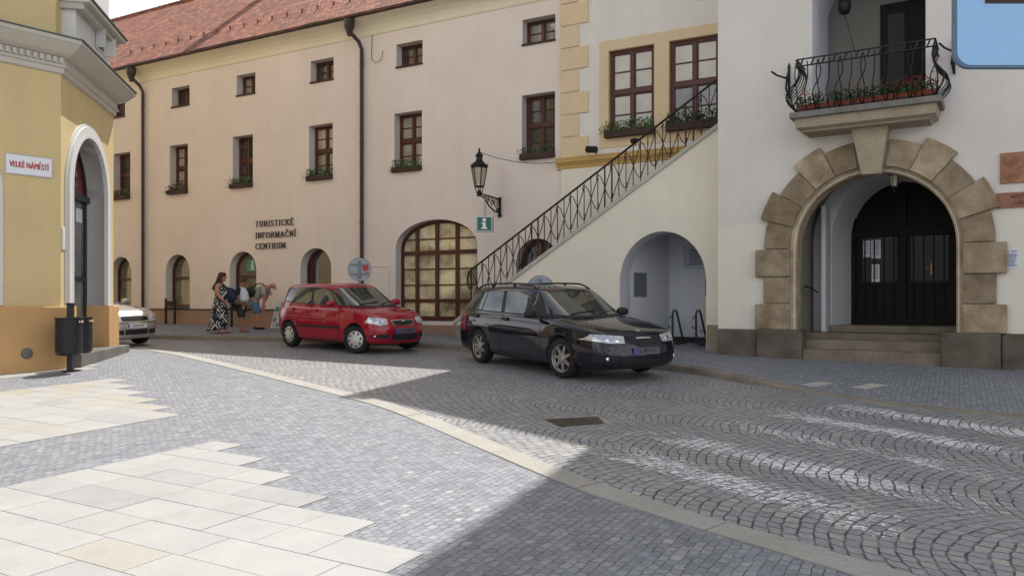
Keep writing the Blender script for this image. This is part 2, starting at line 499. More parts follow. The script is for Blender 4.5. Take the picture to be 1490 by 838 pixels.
M['tile_dark'] = simple('weathered tin', (.16, .065, .04), .7, var=.3)
M['wood'] = simple('red brown painted wood', (.085, .026, .018), .38, var=.2, nscale=14)
M['dark_wood'] = simple('dark door wood', (.009, .0075, .0065), .5, var=.3, nscale=9, spec=.12)
M['pane_black'] = pane_mat('dark door glass', (.012, .012, .012), (.004, .004, .004), spec=.22, rough=.12)
M['box_wood'] = simple('flower box wood', (.055, .028, .02), .7, var=.2)
M['pane'] = pane_mat('window glass dark', (.055, .05, .045), (.012, .012, .012), spec=.9)
M['curtain'] = pane_mat('window glass with curtain', (.30, .28, .235), (.16, .15, .125), spec=.85, folds=11)
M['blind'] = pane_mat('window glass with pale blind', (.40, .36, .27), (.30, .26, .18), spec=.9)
M['yellow_reflection'] = pane_mat('window glass with painted yellow reflection', (.74, .64, .40), (.22, .19, .125), spec=.9, wav=.015)  # reflection of the yellow building opposite, painted into the colour as mottling
M['shop'] = pane_mat('shop glass', (.20, .17, .09), (.09, .08, .05), spec=1.0)
M['copper'] = simple('brown gutter metal', (.055, .04, .038), .42, metal=.4, var=.25)
M['iron'] = simple('black wrought iron', (.014, .013, .013), .45, metal=.3, var=.3, nscale=20)
M['rail_iron'] = simple('brown black railing iron', (.028, .02, .019), .5, metal=.3, var=.3, nscale=20)
M['galv'] = simple('galvanised sheet', (.26, .28, .31), .48, metal=.6, var=.12)
M['black_metal'] = simple('black powder coat', (.02, .02, .024), .42, var=.2)
M['white_paint'] = simple('white enamel', (.74, .75, .78), .35, var=.03)
M['red_paint'] = simple('red enamel', (.45, .02, .03), .4, var=.05)
M['green_paint'] = simple('green enamel', (.008, .12, .075), .35, var=.05)
M['terracotta'] = simple('terracotta', (.22, .05, .026), .8, var=.15)
M['plaque'] = stone('terracotta plaque', (.30, .14, .085), (.42, .22, .14), scale=4)
M['leaf'] = simple('leaves', (.06, .125, .03), .6, var=.55, nscale=25)
M['leaf2'] = simple('darker leaves', (.035, .08, .022), .6, var=.5, nscale=25)
M['flower'] = simple('red petals', (.36, .012, .028), .6, var=.3, nscale=20)
M['pinkflower'] = simple('pink petals', (.62, .14, .16), .6, var=.3, nscale=20)
M['paper'] = simple('paper', (.70, .71, .74), .8, var=.04)
M['ink'] = simple('dark ink', (.03, .03, .045), .8)
M['lamp_glass'] = pane_mat('lantern glass', (.50, .44, .34), (.36, .31, .24), rough=.08, spec=.5)
M['bluesign'] = simple('light blue sign sheet', (.29, .50, .77), .45, var=.03)
M['bluesign_edge'] = simple('sign rim', (.11, .17, .25), .5)
M['brass'] = simple('brass', (.34, .18, .06), .45, metal=.5)
M['plaque_ink'] = simple('plaque letters', (.17, .075, .045), .8)
SUN_E, SKY_E, EXPO, CLOUD = 5.0, 0.12, 0.15, 15.0
# ------------------------------------------------------------------ ground, road, paving (the setting)
SL = 0.03
def gz(x, y): return SL * y
def sheet(name, polys, mat, h, kind='structure'):
    mb = MB()
    for p in polys:
        mb.add([(x, y, gz(x, y) + h) for x, y in p], [tuple(range(len(p)))])
    o = mb.build(name, mat, fix=False)
    return tag(o, kind=kind)

def uv2xy(u, v): return (u * UX + v * VX, u * UY + v * VY)

# base sheet out to the horizon: the setts of the square
mb = MB(); R_ = 300
mb.add([(x, y, gz(x, y)) for x, y in ((-R_, -R_), (R_, -R_), (R_, R_), (-R_, R_))], [(0, 1, 2, 3)])
tag(mb.build('ground', M['setts'], fix=False), kind='structure')

BAND = [(-22, 24.2), (-15.5, 21.55), (-11.8, 20.1), (-9.35, 18.95), (-7.2, 17.0), (-5.3, 14.75), (-2.95, 11.82), (-1.52, 9.95), (-.35, 7.85), (.52, 6.25), (1.10, 5.42), (1.56, 4.85), (2.02, 4.28), (2.9, 3.2), (4.4, 1.4), (6.2, -1.2), (8.5, -5)]
KERB = [(-22, 26.2), (-14, 22.95), (-9.66, 21.1), (-7.8, 20.7), (-6.08, 20.2), (-4.5, 19.75), (-3.03, 18.98), (-1.9, 18.25), (-.82, 17.35), (1.0, 15.55), (2.85, 13.6), (3.5, 12.32), (4.03, 11.3), (4.8, 10.03), (5.88, 9.1), (7.6, 7.6), (10, 5.4), (14, 1.6), (18, -2.5)]
KH = [.12] * 11 + [.09, .03, .02, .02, .02, .02, .02, .02]

def smooth_poly(P, k=5):
    out = []
    for i in range(len(P) - 1):
        p0 = P[max(i - 1, 0)]; p1 = P[i]; p2 = P[i + 1]; p3 = P[min(i + 2, len(P) - 1)]
        for j in range(k):
            t = j / k
            q = []
            for a, b, c, d in zip(p0, p1, p2, p3):
                q.append(.5 * (2 * b + (c - a) * t + (2 * a - 5 * b + 4 * c - d) * t * t + (3 * b - a - 3 * c + d) * t ** 3))
            out.append(tuple(q))
    out.append(tuple(P[-1])); return out
def offset_line(P, d):
    out = []
    for i in range(len(P)):
        a = Vector(P[max(i - 1, 0)][:2]); b = Vector(P[min(i + 1, len(P) - 1)][:2])
        t = (b - a).normalized()
        out.append((P[i][0] + t.y * -d, P[i][1] + t.x * d))      # +d = left of travel
    return out
bs = smooth_poly(BAND, 6); ks = smooth_poly([(p[0], p[1], h) for p, h in zip(KERB, KH)], 6)
b_in = offset_line(bs, -.125); b_out = offset_line(bs, .125)      # travelling right/nearer: left side is the road side
k_road = [(p[0], p[1]) for p in ks]
# road sheet between the band and the kerb, over the ground
n = len(bs)
def resamp(P, m):
    d = [0]
    for a, b in zip(P, P[1:]): d.append(d[-1] + math.hypot(a[0] - b[0], a[1] - b[1]))
    out = []; j = 0
    for i in range(m):
        t = d[-1] * i / (m - 1)
        while j < len(d) - 2 and d[j + 1] < t: j += 1
        f = (t - d[j]) / max(1e-9, d[j + 1] - d[j])
        out.append(tuple(x + (y - x) * f for x, y in zip(P[j], P[j + 1])))
    return out
A = resamp(b_out, 90); B = resamp(offset_line(ks, .05), 90)
mb = MB()
mb.grid([[(p[0], p[1], gz(*p) + .004) for p in A], [(p[0], p[1], gz(*p) + .004) for p in B]])
tag(mb.build('road', M['cobbles'], fix=False), kind='structure')

# pale stone band: long granite pieces with open joints
rng = random.Random(3)
mb = MB()
L_in = resamp(b_in, 700); L_out = resamp(b_out, 700)
i = 0
while i < 698:
    j = min(699, i + rng.choice((14, 17, 20, 22, 26)))
    dz = rng.uniform(-.001, .0015)
    def piece(Lq):
        q = [Vector(p) for p in Lq[i:j + 1]]
        q[-1] = q[-2].lerp(q[-1], .88)
        return [(p.x, p.y, gz(p.x, p.y) + .0085 + dz) for p in q]
    ra = piece(L_in); rb = piece(L_out)
    mb.grid([[(x, y, z - .008) for x, y, z in ra], ra, rb, [(x, y, z - .008) for x, y, z in rb]])
    i = j
tag(mb.build('stone_band', M['bandstone'], fix=False), kind='structure')
tag(sheet('band_bed', [[b_in[i], b_in[i + 1], b_out[i + 1], b_out[i]] for i in range(len(b_in) - 1)], M['joint'], .0045), kind='structure')

# light granite slabs laid in rows along the facade direction, stepping along a diagonal
rng = random.Random(11)
mb = MB(); tints = []
def slab(u0, u1, v0, v1, g=.003):
    p = [uv2xy(u0 + g, v0 + g), uv2xy(u1 - g, v0 + g), uv2xy(u1 - g, v1 - g), uv2xy(u0 + g, v1 - g)]
    dz = rng.uniform(-.001, .001)
    mb.add([(x, y, gz(x, y) + .007 + dz) for x, y in p] + [(x, y, gz(x, y)) for x, y in p], [(0, 1, 2, 3), (0, 4, 5, 1), (1, 5, 6, 2), (2, 6, 7, 3), (3, 7, 4, 0)])
    r = rng.random()
    tints.extend([rng.uniform(0, .1) if r < .07 else (rng.uniform(.16, .72) if r < (.66 if u0 < -7 else .9) else rng.uniform(.72, 1))] * 5)
beds = []
def field(u_left, u_right, v_lo, v_hi):
    v = v_hi
    k = 0
    while v > v_lo:
        h = rng.choice((.33, .36, .38, .31))
        v1 = v; v0 = v - h
        ue = min(u_right + rng.uniform(-.0, .0), 5.13 - 2.05 * v1 + rng.uniform(-.05, .05))
        if ue > u_left + .2:
            u = u_left
            u += 0
            first = rng.uniform(.3, .9)
            while u < ue - .05:
                ln = first if u == u_left else rng.choice((.45, .6, .75, .9))
                e = u + ln
                if ue - e < .28: e = ue
                slab(u, e, v0, v1)
                u = e
            beds.append([uv2xy(u_left + .02, v0 + .02), uv2xy(ue - .02, v0 + .02), uv2xy(ue - .02, v1), uv2xy(u_left + .02, v1)])
        v = v0; k += 1
field(-6.36, 60, -4, 5.43)
field(-11.75, -7.92, -4, 8.05)
field(-17.5, -13.3, -4, 10.9)
o = mb.build('granite_paving', M['slabs'], fix=False)
at = o.data.attributes.new('tint', 'FLOAT', 'FACE')
at.data.foreach_set('value', tints)
tag(o, kind='structure')
sheet('paving_bed', beds, M['joint'], .003)

# zebra crossing, worn paint on the cobbles
T = (.553, -.833); Q = (.833, .553)
for nm, q, s0, s1 in (('a', 4.86, -5.75, -2.75), ('b', 5.78, -6.2, -2.75), ('c', 6.82, -6.25, -2.9), ('d', 7.86, -6.35, -3.0), ('e', 8.9, -6.1, -3.2)):
    mb = MB(); vals = []
    ns_, nq = 14, 6
    rows = []
    for i in range(ns_ + 1):
        s_ = s0 + (s1 - s0) * i / ns_
        rows.append([(T[0] * s_ + Q[0] * (q + .27 * (2 * j / nq - 1)), T[1] * s_ + Q[1] * (q + .27 * (2 * j / nq - 1))) for j in range(nq + 1)])
    vals = [min(1.0, 1.6 * (1 - abs(2 * j / nq - 1)), 4 * min(i / ns_, 1 - i / ns_)) for i in range(ns_ + 1) for j in range(nq + 1)]
    wear = dict(a=.0, b=-.05, c=-.55, d=-.18, e=.05)[nm]
    mb.grid([[(x, y, gz(x, y) + .008) for x, y in r] for r in rows])
    o = mb.build('crossing_stripe', M['paint'], fix=False)
    at = o.data.attributes.new('edge', 'FLOAT', 'POINT'); at.data.foreach_set('value', [v + wear for v in vals])
    tag(o, kind='structure')

# far pavement: kerb + raised footway up to the walls
kr = resamp(ks, 160)
k_in = offset_line(kr, .20)
k_bk = offset_line(kr, .38)
mb = MB(); i = 0; rng = random.Random(5)
while i < 158:
    j = min(159, i + 4)
    g = .006
    seg = range(i, j + 1)
    tip = [(kr[k][0], kr[k][1]) for k in seg]
    rows = [[(x, y, gz(x, y) - .02) for x, y in tip],
            [(x, y, gz(x, y) + kr[k][2] - .015) for (x, y), k in zip(tip, seg)],
            [(k_in[k][0] * .08 + kr[k][0] * .92, k_in[k][1] * .08 + kr[k][1] * .92, gz(kr[k][0], kr[k][1]) + kr[k][2]) for k in seg],
            [(k_in[k][0], k_in[k][1], gz(*k_in[k]) + kr[k][2] + .003) for k in seg]]
    mb.grid(rows)
    i = j
tag(mb.build('kerb', M['kerbstone'], fix=False), kind='structure')
# footway grid from kerb to well under the walls
mb = MB()
rows = []
for t in (0, .12, .3, .55, .8, 1.0):
    row = []
    for k in range(160):
        x0, y0 = k_in[k]
        x1, y1 = x0 - .0 + .55 * 9, y0 + .835 * 9
        x = x0 + (x1 - x0) * t; y = y0 + (y1 - y0) * t
        hk = kr[k][2]
        row.append((x, y, gz(x, y) + hk + (.12 - hk) * min(1, t / .3)))
    rows.append(row)
mb.grid(rows)
pav = tag(mb.build('pavement', M['setts'], fix=False), kind='structure')
pav_bvh = BVHTree.FromPolygons([v.co.copy() for v in pav.data.vertices], [tuple(p.vertices) for p in pav.data.polygons])
# two pale tactile slabs let into the footway
for (x, y) in ((4.50, 11.72), (5.12, 11.42)):
    mb = MB(); c = Vector((x, y)); a = Vector((T[0], T[1])) * .13; bq = Vector((Q[0], Q[1])) * .27
    mb.add([(p.x, p.y, pav_bvh.ray_cast(Vector((p.x, p.y, 5)), Vector((0, 0, -1)))[0].z + .005) for p in (c - a - bq, c + a - bq, c + a + bq, c - a + bq)], [(0, 1, 2, 3)])
    tac = tag(mb.build('paving_inset', M['bandstone'], fix=False), kind='structure')

# ------------------------------------------------------------------ window builders
def window_rect(F, root, u0, u1, z0, z1, y, cols=2, transom=None, bars=(), fw=.06, pane='pane', upper=None, sill=True, sillmat='box_wood', mull=.065):
    f = F.mb(); yd = .06
    f.box(u0, u0 + fw, y, y + yd, z0, z1); f.box(u1 - fw, u1, y, y + yd, z0, z1)
    f.box(u0 + fw, u1 - fw, y, y + yd, z1 - fw, z1); f.box(u0 + fw, u1 - fw, y, y + yd, z0, z0 + fw)
    ui0, ui1 = u0 + fw, u1 - fw
    zi0, zi1 = z0 + fw, z1 - fw
    if transom:
        f.box(ui0, ui1, y - .012, y + yd, transom - .055, transom + .055)
    spans = [(zi0, zi1)] if not transom else [(zi0, transom - .055), (transom + .055, zi1)]
    for a, b in spans:
        for k in range(1, cols):
            u = ui0 + (ui1 - ui0) * k / cols
            f.box(u - mull / 2, u + mull / 2, y - .008, y + yd, a, b)
        # casement rails and light glazing bars
        for k in range(cols):
            ua = ui0 + (ui1 - ui0) * k / cols + (mull / 2 if k else 0); ub = ui0 + (ui1 - ui0) * (k + 1) / cols - (mull / 2 if k < cols - 1 else 0)
            c = .028
            f.box(ua, ua + c, y + .012, y + yd, a, b); f.box(ub - c, ub, y + .012, y + yd, a, b)
            f.box(ua + c, ub - c, y + .012, y + yd, a, a + c); f.box(ua + c, ub - c, y + .012, y + yd, b - c, b)
            for q in bars:
                z = a + (b - a) * q
                f.box(ua + c, ub - c, y + .018, y + yd, z - .014, z + .014)
    w = f.build('window', M['wood'], root, bevel=.004, seg=1)
    for a, b in spans:
        p = F.mb()
        nm = pane if (upper is None or (a, b) != spans[-1]) else upper
        for k in range(cols):                       # each casement hangs at its own slight angle
            ua = ui0 + (ui1 - ui0) * k / cols; ub = ui0 + (ui1 - ui0) * (k + 1) / cols
            e1 = random.uniform(-.005, .005); e2 = random.uniform(-.003, .003)
            p.quad((ua, y + .045 + e1, a), (ub, y + .045 - e1, a), (ub, y + .045 - e1 + e2, b), (ua, y + .045 + e1 + e2, b))
        p.build('pane', M[nm], w, fix=False)
    if sill:
        s_ = F.mb(); s_.box(u0 - .01, u1 + .01, -.045, y, z0 - .05, z0 - .005)
        s_.build('sill', M[sillmat], w, bevel=.005, seg=1)
    return w

def window_arch(F, root, u0, u1, z0, zs, zc, y, verts=(), hor=(), heavy=(), fw=.075, pane='shop', upper=None, name='window', sill=None):
    f = F.mb(); yd = .07
    n = 20
    out = arch(u0, u1, z0, zs, zc, n); inn = arch(u0 + fw, u1 - fw, z0 + fw, zs, zc - fw, n)
    m = len(out)
    for i in range(m):
        j = (i + 1) % m
        a, b, c, d = out[i], out[j], inn[j], inn[i]
        f.quad((a[0], y, a[1]), (b[0], y, b[1]), (c[0], y, c[1]), (d[0], y, d[1]))
        f.quad((d[0], y, d[1]), (c[0], y, c[1]), (c[0], y + yd, c[1]), (d[0], y + yd, d[1]))
    c0 = (u0 + u1) / 2
    for u, w in verts:
        h = arch_h(u, u0 + fw, u1 - fw, zs, zc - fw)
        f.box(u - w / 2, u + w / 2, y - .012, y + yd, z0 + fw * .5, h + .02)
    for z, w in hor:
        r = arch_w(z, u0 + fw, u1 - fw, zs, zc - fw) + .01
        pr = -.02 if w > .06 else .012
        f.box(c0 - r, c0 + r, y + pr, y + yd, z - w / 2, z + w / 2)
    wo = f.build(name, M['wood'], root, fix=True)
    p = F.mb(); yy = y + .05
    p.tess([arch(u0 + fw * .5, u1 - fw * .5, z0 + fw * .5, zs, zc - fw * .5, n)], yy)
    p.build('pane', M[pane], wo, fix=False)
    if sill:
        s_ = F.mb(); s_.box(u0 - .01, u1 + .01, -.04, y, z0 - .05, z0 - .004); s_.build('sill', M['box_wood'], wo)
    return wo

# ------------------------------------------------------------------ long information-centre building
FA = Frame((0, 20.022), (1.803, -1), -1.05)
fa = FA.root('office_building', 'long pinkish plastered building with red tiled roof and two rows of small brown windows', 'building')
UL, UR = -34.0, 1.42
ZB, ZE = -1.35, 7.86
attic = [(-28.2, -27.33), (-25.15, -24.28), (-22.1, -21.23), (-19.1, -18.23), (-16.08, -15.21), (-12.80, -11.94), (-9.78, -8.97), (-6.73, -5.85), (-3.61, -2.74), (.30, 1.21)]
tallw = [(-28.0, -27.1), (-25.0, -24.1), (-22.0, -21.1), (-18.9, -18.0), (-15.83, -14.93), (-12.90, -12.02), (-9.95, -9.08), (-6.79, -5.88), (-3.68, -2.76), (.28, 1.20)]
archs = [(-21.9, -20.75), (-18.9, -17.75), (-15.98, -14.87), (-13.10, -11.93), (-10.10, -8.93)]
doorA = (-7.13, -5.94); bigA = (-3.64, -1.02); smallA = (.12, 1.28)
holes = [(rect(a, b, 6.42, 7.03), .25) for a, b in attic] + [(rect(a, b, 3.60, 5.15), .25) for a, b in tallw]
holes += [(arch(a, b, -.14, 1.0, 1.57), .3) for a, b in archs]
holes += [(arch(doorA[0], doorA[1], -.78, 1.0, 1.58), .3), (arch(bigA[0], bigA[1], -.50, 1.48, 2.20), .28), (arch(smallA[0], smallA[1], -.14, 1.0, 1.58), .28)]
w = FA.mb()
wall_holes(w, rect(UL, UR, ZB, 7.42), holes, 0, mi=0, mir=1)
w.quad((UL, 0, ZB), (UL, 10.4, ZB), (UL, 10.4, ZE), (UL, 0, ZE)); w.quad((UL, 10.4, ZB), (UR, 10.4, ZB), (UR, 10.4, ZE), (UL, 10.4, ZE))
w.quad((UR, 0, ZB), (UR, 10.4, ZB), (UR, 10.4, ZE), (UR, 0, ZE))
w.add([(UL, 0, ZE), (UL, 10.4, ZE), (UL, 5.2, 12.4)], [(0, 1, 2)]); w.add([(UR, 0, ZE), (UR, 10.4, ZE), (UR, 5.2, 12.4)], [(0, 1, 2)])
w.build('wall', [M['pink'], M['reveal']], fa, fix=False)
# plinth with a thin dark capping, broken by the openings that reach the ground
segs = [(UL, doorA[0]), (doorA[1], bigA[0]), (bigA[0], bigA[1]), (bigA[1], UR)]
p = FA.mb()
for a, b in segs: p.box(a, b, -.05, .02, ZB, -.245 if a != bigA[0] else -.60)
p.build('plinth', M['pinklow'], fa)
c = FA.mb()
for a, b in segs:
    if a != bigA[0]: c.box(a, b, -.07, .0, -.243, -.205)
c.build('plinth_capping', M['box_wood'], fa)
# cream cove band under the eaves
prof = [(0, 7.40), (.03, 7.43), (.035, 7.55), (.07, 7.66), (.16, 7.76), (.30, 7.82), (.42, 7.84), (.42, 7.87), (0, 7.88)]
e = FA.mb()
e.grid([[(UL, -d, z) for d, z in prof], [(UR, -d, z) for d, z in prof]])
e.build('eave_band', M['creamband'], fa, fix=False)
g_ = FA.mb()
gp = [(.40 + .075 * math.cos(a), 7.905 + .075 * math.sin(a)) for a in [PI * .95 + i * PI * 1.1 / 8 for i in range(9)]]
gp = gp + [(d + (0.012 if d > .4 else -.012) * 0, z) for d, z in reversed([(.40 + .062 * math.cos(a), 7.905 + .062 * math.sin(a)) for a in [PI * .95 + i * PI * 1.1 / 8 for i in range(9)]])]
g_.grid([[(UL, -d, z) for d, z in gp], [(UR, -d, z) for d, z in gp]])
g_.build('gutter', M['copper'], fa, smooth=False, fix=False)
for u in (-14.13, -4.74):
    d = FA.mb()
    d.tube([(u - .19, -.40, 7.84), (u - .19, -.40, 7.60), (u - .19, -.39, 7.5), (u - .04, -.18, 7.25), (u, -.10, 7.05), (u, -.10, -1.0)], .055, 10)
    d.lathe([(.055, 7.36), (.07, 7.42), (.125, 7.56), (.15, 7.62), (.15, 7.80), (.165, 7.82)], 8, (u - .19, -.40, 0))
    for z in (6.6, 4.4, 2.2, .3):
        d.lathe([(.064, z), (.064, z + .05)], 10, (u, -.10, 0))
    d.build('downpipe', M['copper'], fa, smooth=False)
# roof
r = FA.mb()
def roof_z(y): return 7.92 + (12.68 - 7.92) * (y + .47) / (5.2 + .47)
rows = []
nu = 60
for y in (-.47, 0, .8, 1.8, 2.8, 3.8, 4.6, 5.2):
    rows.append([(UL + (UR - UL) * i / nu, y, roof_z(y) + .02 * math.sin(i * .9 + y) * math.sin(y * 1.3) + .012 * math.sin(i * 2.3)) for i in range(nu + 1)])
r.grid(rows)
r.grid([[(p[0], p[1], p[2] - .05) for p in rows[0]], rows[0]])
r.quad((UL, 5.2, 12.68), (UR, 5.2, 12.68), (UR, 10.8, 7.9), (UL, 10.8, 7.9))
roof = r.build('roof', M['tiles'], fa, fix=False)
rd = FA.mb()
k = UL
while k < UR:
    rd.lathe([(.10, 0), (.135, .02), (.125, .38)], 8, (k, 5.2, 12.64), 'x'); k += .36
rd.build('ridge_tiles', M['tiles'], roof)
ch = FA.mb(); ch.box(-12.15, -11.65, 2.9, 3.45, 10.4, 13.6); ch.box(-12.22, -11.58, 2.83, 3.52, 13.6, 13.75)
ch.build('chimney', M['creamband'], fa)
for i in range(44):
    u = -15.6 + i * .62
    for y, off in ((.55, 0), ):
        if u > UR - .3: continue
        z = roof_z(y)
        sg = FA.mb()
        sg.bar((u, y + .10, z + .10), (u, y - .06, z + .04), .022, .012)
        sg.bar((u, y - .05, z - .03), (u + .01, y - .065, z + .09), .065, .014)
        sg.build('snow_guard', M['tile_dark'], roof)
for i, (a, b) in enumerate(attic):
    window_rect(FA, fa, a, b, 6.42, 7.03, .25, 2, None, (.5,), fw=.045, pane='pane' if i % 3 else 'curtain')
for i, (a, b) in enumerate(tallw):
    pn = ['pane', 'curtain', 'blind'][(i * 2 + i // 3) % 3] if i not in (6,) else 'pane'
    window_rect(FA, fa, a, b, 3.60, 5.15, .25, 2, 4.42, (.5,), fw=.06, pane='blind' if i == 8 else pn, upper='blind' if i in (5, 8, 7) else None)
for i, (a, b) in enumerate(archs):
    window_arch(FA, fa, a, b, -.14, 1.0, 1.57, .26, (), ((.80, .09),), pane='shop', sill=True)
# open dark doorway
d = window_arch(FA, fa, doorA[0], doorA[1], -.80, 1.0, 1.58, .28, ((doorA[0] + .20, .06),), (), pane='pane', name='door')
# big glazed arch
window_arch(FA, fa, bigA[0], bigA[1], -.50, 1.48, 2.20, .25, ((-3.10, .10), (-2.45, .10), (-1.80, .10)), ((1.71, .035), (1.34, .11), (.90, .035), (.47, .035), (.05, .09), (-.42, .10)), fw=.085, pane='yellow_reflection')
window_arch(FA, fa, smallA[0], smallA[1], -.14, 1.0, 1.58, .25, ((.7, .06),), ((.9, .07),), pane='pane')
# wall cupboard flap beside the big arch
k = FA.mb(); k.box(-4.47, -3.86, -.012, .0, .0, .99)
k.box(-4.49, -4.465, -.03, 0, -.02, 1.01); k.box(-3.865, -3.84, -.03, 0, -.02, 1.01); k.box(-4.465, -3.865, -.03, 0, .985, 1.01)
k.build('meter_cupboard', M['pink'], fa, bevel=.004)

# ------------------------------------------------------------------ quoined cream house
QY = -.06
qh = FA.root('quoined_house', 'cream house with light ochre corner blocks and two tall brown windows above the stairs', 'building', u=1.42)
def qmb(): 
    return MB(-FA.zb)
class Shift:      # same frame, local x starting at the house corner
    zb = FA.zb
    def mb(s): return SMB(-FA.zb)
class SMB(MB):
    def build(s, *a, **k):
        s.v = [(x - 1.42, y, z) for x, y, z in s.v]
        return MB.build(s, *a, **k)
QH = Shift()
U1 = 6.15
win = [(2.63, 3.74), (4.09, 5.22)]
w = QH.mb()
gable = [(1.42, 3.25), (U1, 3.25), (U1, 16.7), (1.42, 13.6)]
wall_holes(w, gable, [(rect(a, b, 3.84, 5.88), .16) for a, b in win], QY, mi=0, mir=1)
w.quad((1.42, QY, 3.25), (1.42, 9, 3.25), (1.42, 9, 13.6), (1.42, QY, 13.6))
w.quad((U1, 1.2, 2), (U1, 9, 2), (U1, 9, 16.7), (U1, 1.2, 16.7))
w.quad((1.42, 9, -1.3), (U1, 9, -1.3), (U1, 9, 16.7), (1.42, 9, 13.6))
w.quad((1.42, QY, 13.6), (U1, QY, 16.7), (U1, 9, 16.7), (1.42, 9, 13.6))
w.build('upper_wall', [M['white_wall'], M['ochre']], qh, fix=False)
w = QH.mb(); w.extrude([(1.40, -1.3), (2.24, -1.3), (2.24, 1.66), (5.6, 1.66), (5.6, 3.252), (1.40, 3.252)], QY - .01, .3)
w.build('lower_wall', M['cream_wall'], qh)
for i in range(20):
    z1 = 3.43 + .535 * i; ln = 2.12 if i % 2 == 0 else 1.87
    q = QH.mb(); q.box(1.395, ln, QY - .035, QY + .1, z1 + .012, z1 + .525)
    q.build('quoin', M['ochre'], qh, bevel=.012, seg=1)
c = QH.mb()
pr = [(.0, 3.20), (.03, 3.22), (.04, 3.27), (.09, 3.33), (.13, 3.36), (.14, 3.43), (.15, 3.44), (.15, 3.465), (0, 3.475)]
c.grid([[(1.30, QY - d, z) for d, z in pr], [(U1, QY - d, z) for d, z in pr]])
c.add([(1.30, QY - d, z) for d, z in pr], [tuple(range(len(pr)))])
c.build('string_course', M['ochre_dark'], qh, fix=False)
s_ = QH.mb()       # flat painted surround, a hair proud
s_.tess([rect(2.40, 5.9, 3.62, 6.12)] + [rect(a, b, 3.84, 5.88) for a, b in win], QY - .018)
for a, b in win:
    h = rect(a, b, 3.84, 5.88)
    for i in range(4):
        p, q = h[i], h[(i + 1) % 4]
        s_.quad((p[0], QY - .018, p[1]), (q[0], QY - .018, q[1]), (q[0], QY, q[1]), (p[0], QY, p[1]))
s_.quad((2.40, QY - .018, 3.62), (2.40, QY - .018, 6.12), (2.40, QY, 6.12), (2.40, QY, 3.62)); s_.quad((2.4, QY - .018, 6.12), (5.9, QY - .018, 6.12), (5.9, QY, 6.12), (2.4, QY, 6.12))
s_.build('window_surround', M['ochre'], qh, fix=False)
for a, b in win:
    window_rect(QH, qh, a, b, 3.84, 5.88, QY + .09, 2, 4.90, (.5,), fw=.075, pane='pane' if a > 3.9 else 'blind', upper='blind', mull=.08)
# ------------------------------------------------------------------ town hall
TH = Frame((4.03, 15.6), (1.59, -1), -1.15)
th = TH.root('town_hall', 'grey white town hall with rusticated stone archway and balcony on the right', 'building')
HU = 15.0; HZ = 25.0; HD = 9.0
PA = (1.48, 4.08); pc = 2.78; ZS = 1.0; RI = 1.30
nich = arch(1.76, 3.62, 3.30, 5.6, 6.4, 16)
w = TH.mb()
wall_holes(w, rect(0, HU, -1.5, HZ), [(arch(1.45, 4.11, -1.0, ZS, ZS + 1.33, 24), .42), (nich, 1.5)], 0, mi=0, mir=1)
w.quad((0, 0, -1.5), (0, HD, -1.5), (0, HD, HZ), (0, 0, HZ)); w.quad((HU, 0, -1.5), (HU, HD, -1.5), (HU, HD, HZ), (HU, 0, HZ))
w.quad((0, HD, -1.5), (HU, HD, -1.5), (HU, HD, HZ), (0, HD, HZ)); w.quad((0, 0, HZ), (HU, 0, HZ), (HU, HD, HZ), (0, HD, HZ))
w.build('wall', [M['hall'], M['niche_white']], th, fix=False)
# vestibule: side walls, vault, inner arch and soffit
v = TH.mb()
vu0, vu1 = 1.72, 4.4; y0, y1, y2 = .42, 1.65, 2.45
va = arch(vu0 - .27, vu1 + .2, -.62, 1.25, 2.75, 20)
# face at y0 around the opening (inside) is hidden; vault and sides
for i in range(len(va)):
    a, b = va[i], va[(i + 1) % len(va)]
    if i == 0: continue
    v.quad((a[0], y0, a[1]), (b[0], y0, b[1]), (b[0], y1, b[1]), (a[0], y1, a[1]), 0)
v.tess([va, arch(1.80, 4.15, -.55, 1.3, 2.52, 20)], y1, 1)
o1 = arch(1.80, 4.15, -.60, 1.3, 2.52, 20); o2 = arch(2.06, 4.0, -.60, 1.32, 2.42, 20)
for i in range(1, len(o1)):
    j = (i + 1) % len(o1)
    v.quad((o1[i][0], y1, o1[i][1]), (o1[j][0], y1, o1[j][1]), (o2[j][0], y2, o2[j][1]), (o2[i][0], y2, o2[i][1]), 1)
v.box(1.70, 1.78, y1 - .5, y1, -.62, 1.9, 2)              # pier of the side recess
v.build('vestibule', [M['hall_dark'], M['hall_in'], M['hall_in']], th, fix=False)
# floor / steps
for nm, z, ya, yb, ua, ub in (('step', -.86, -.06, .30, 1.60, 3.86), ('step', -.69, .24, .6, 1.5, 4.06), ('step', -.575, .55, 1.95, 1.45, 4.5), ('step', -.455, 1.45, 2.7, 1.78, 4.3)):
    s_ = TH.mb(); s_.box(ua, ub, ya, yb, -1.45, z)
    s_.build(nm, M['stepstone'], th, bevel=.015)
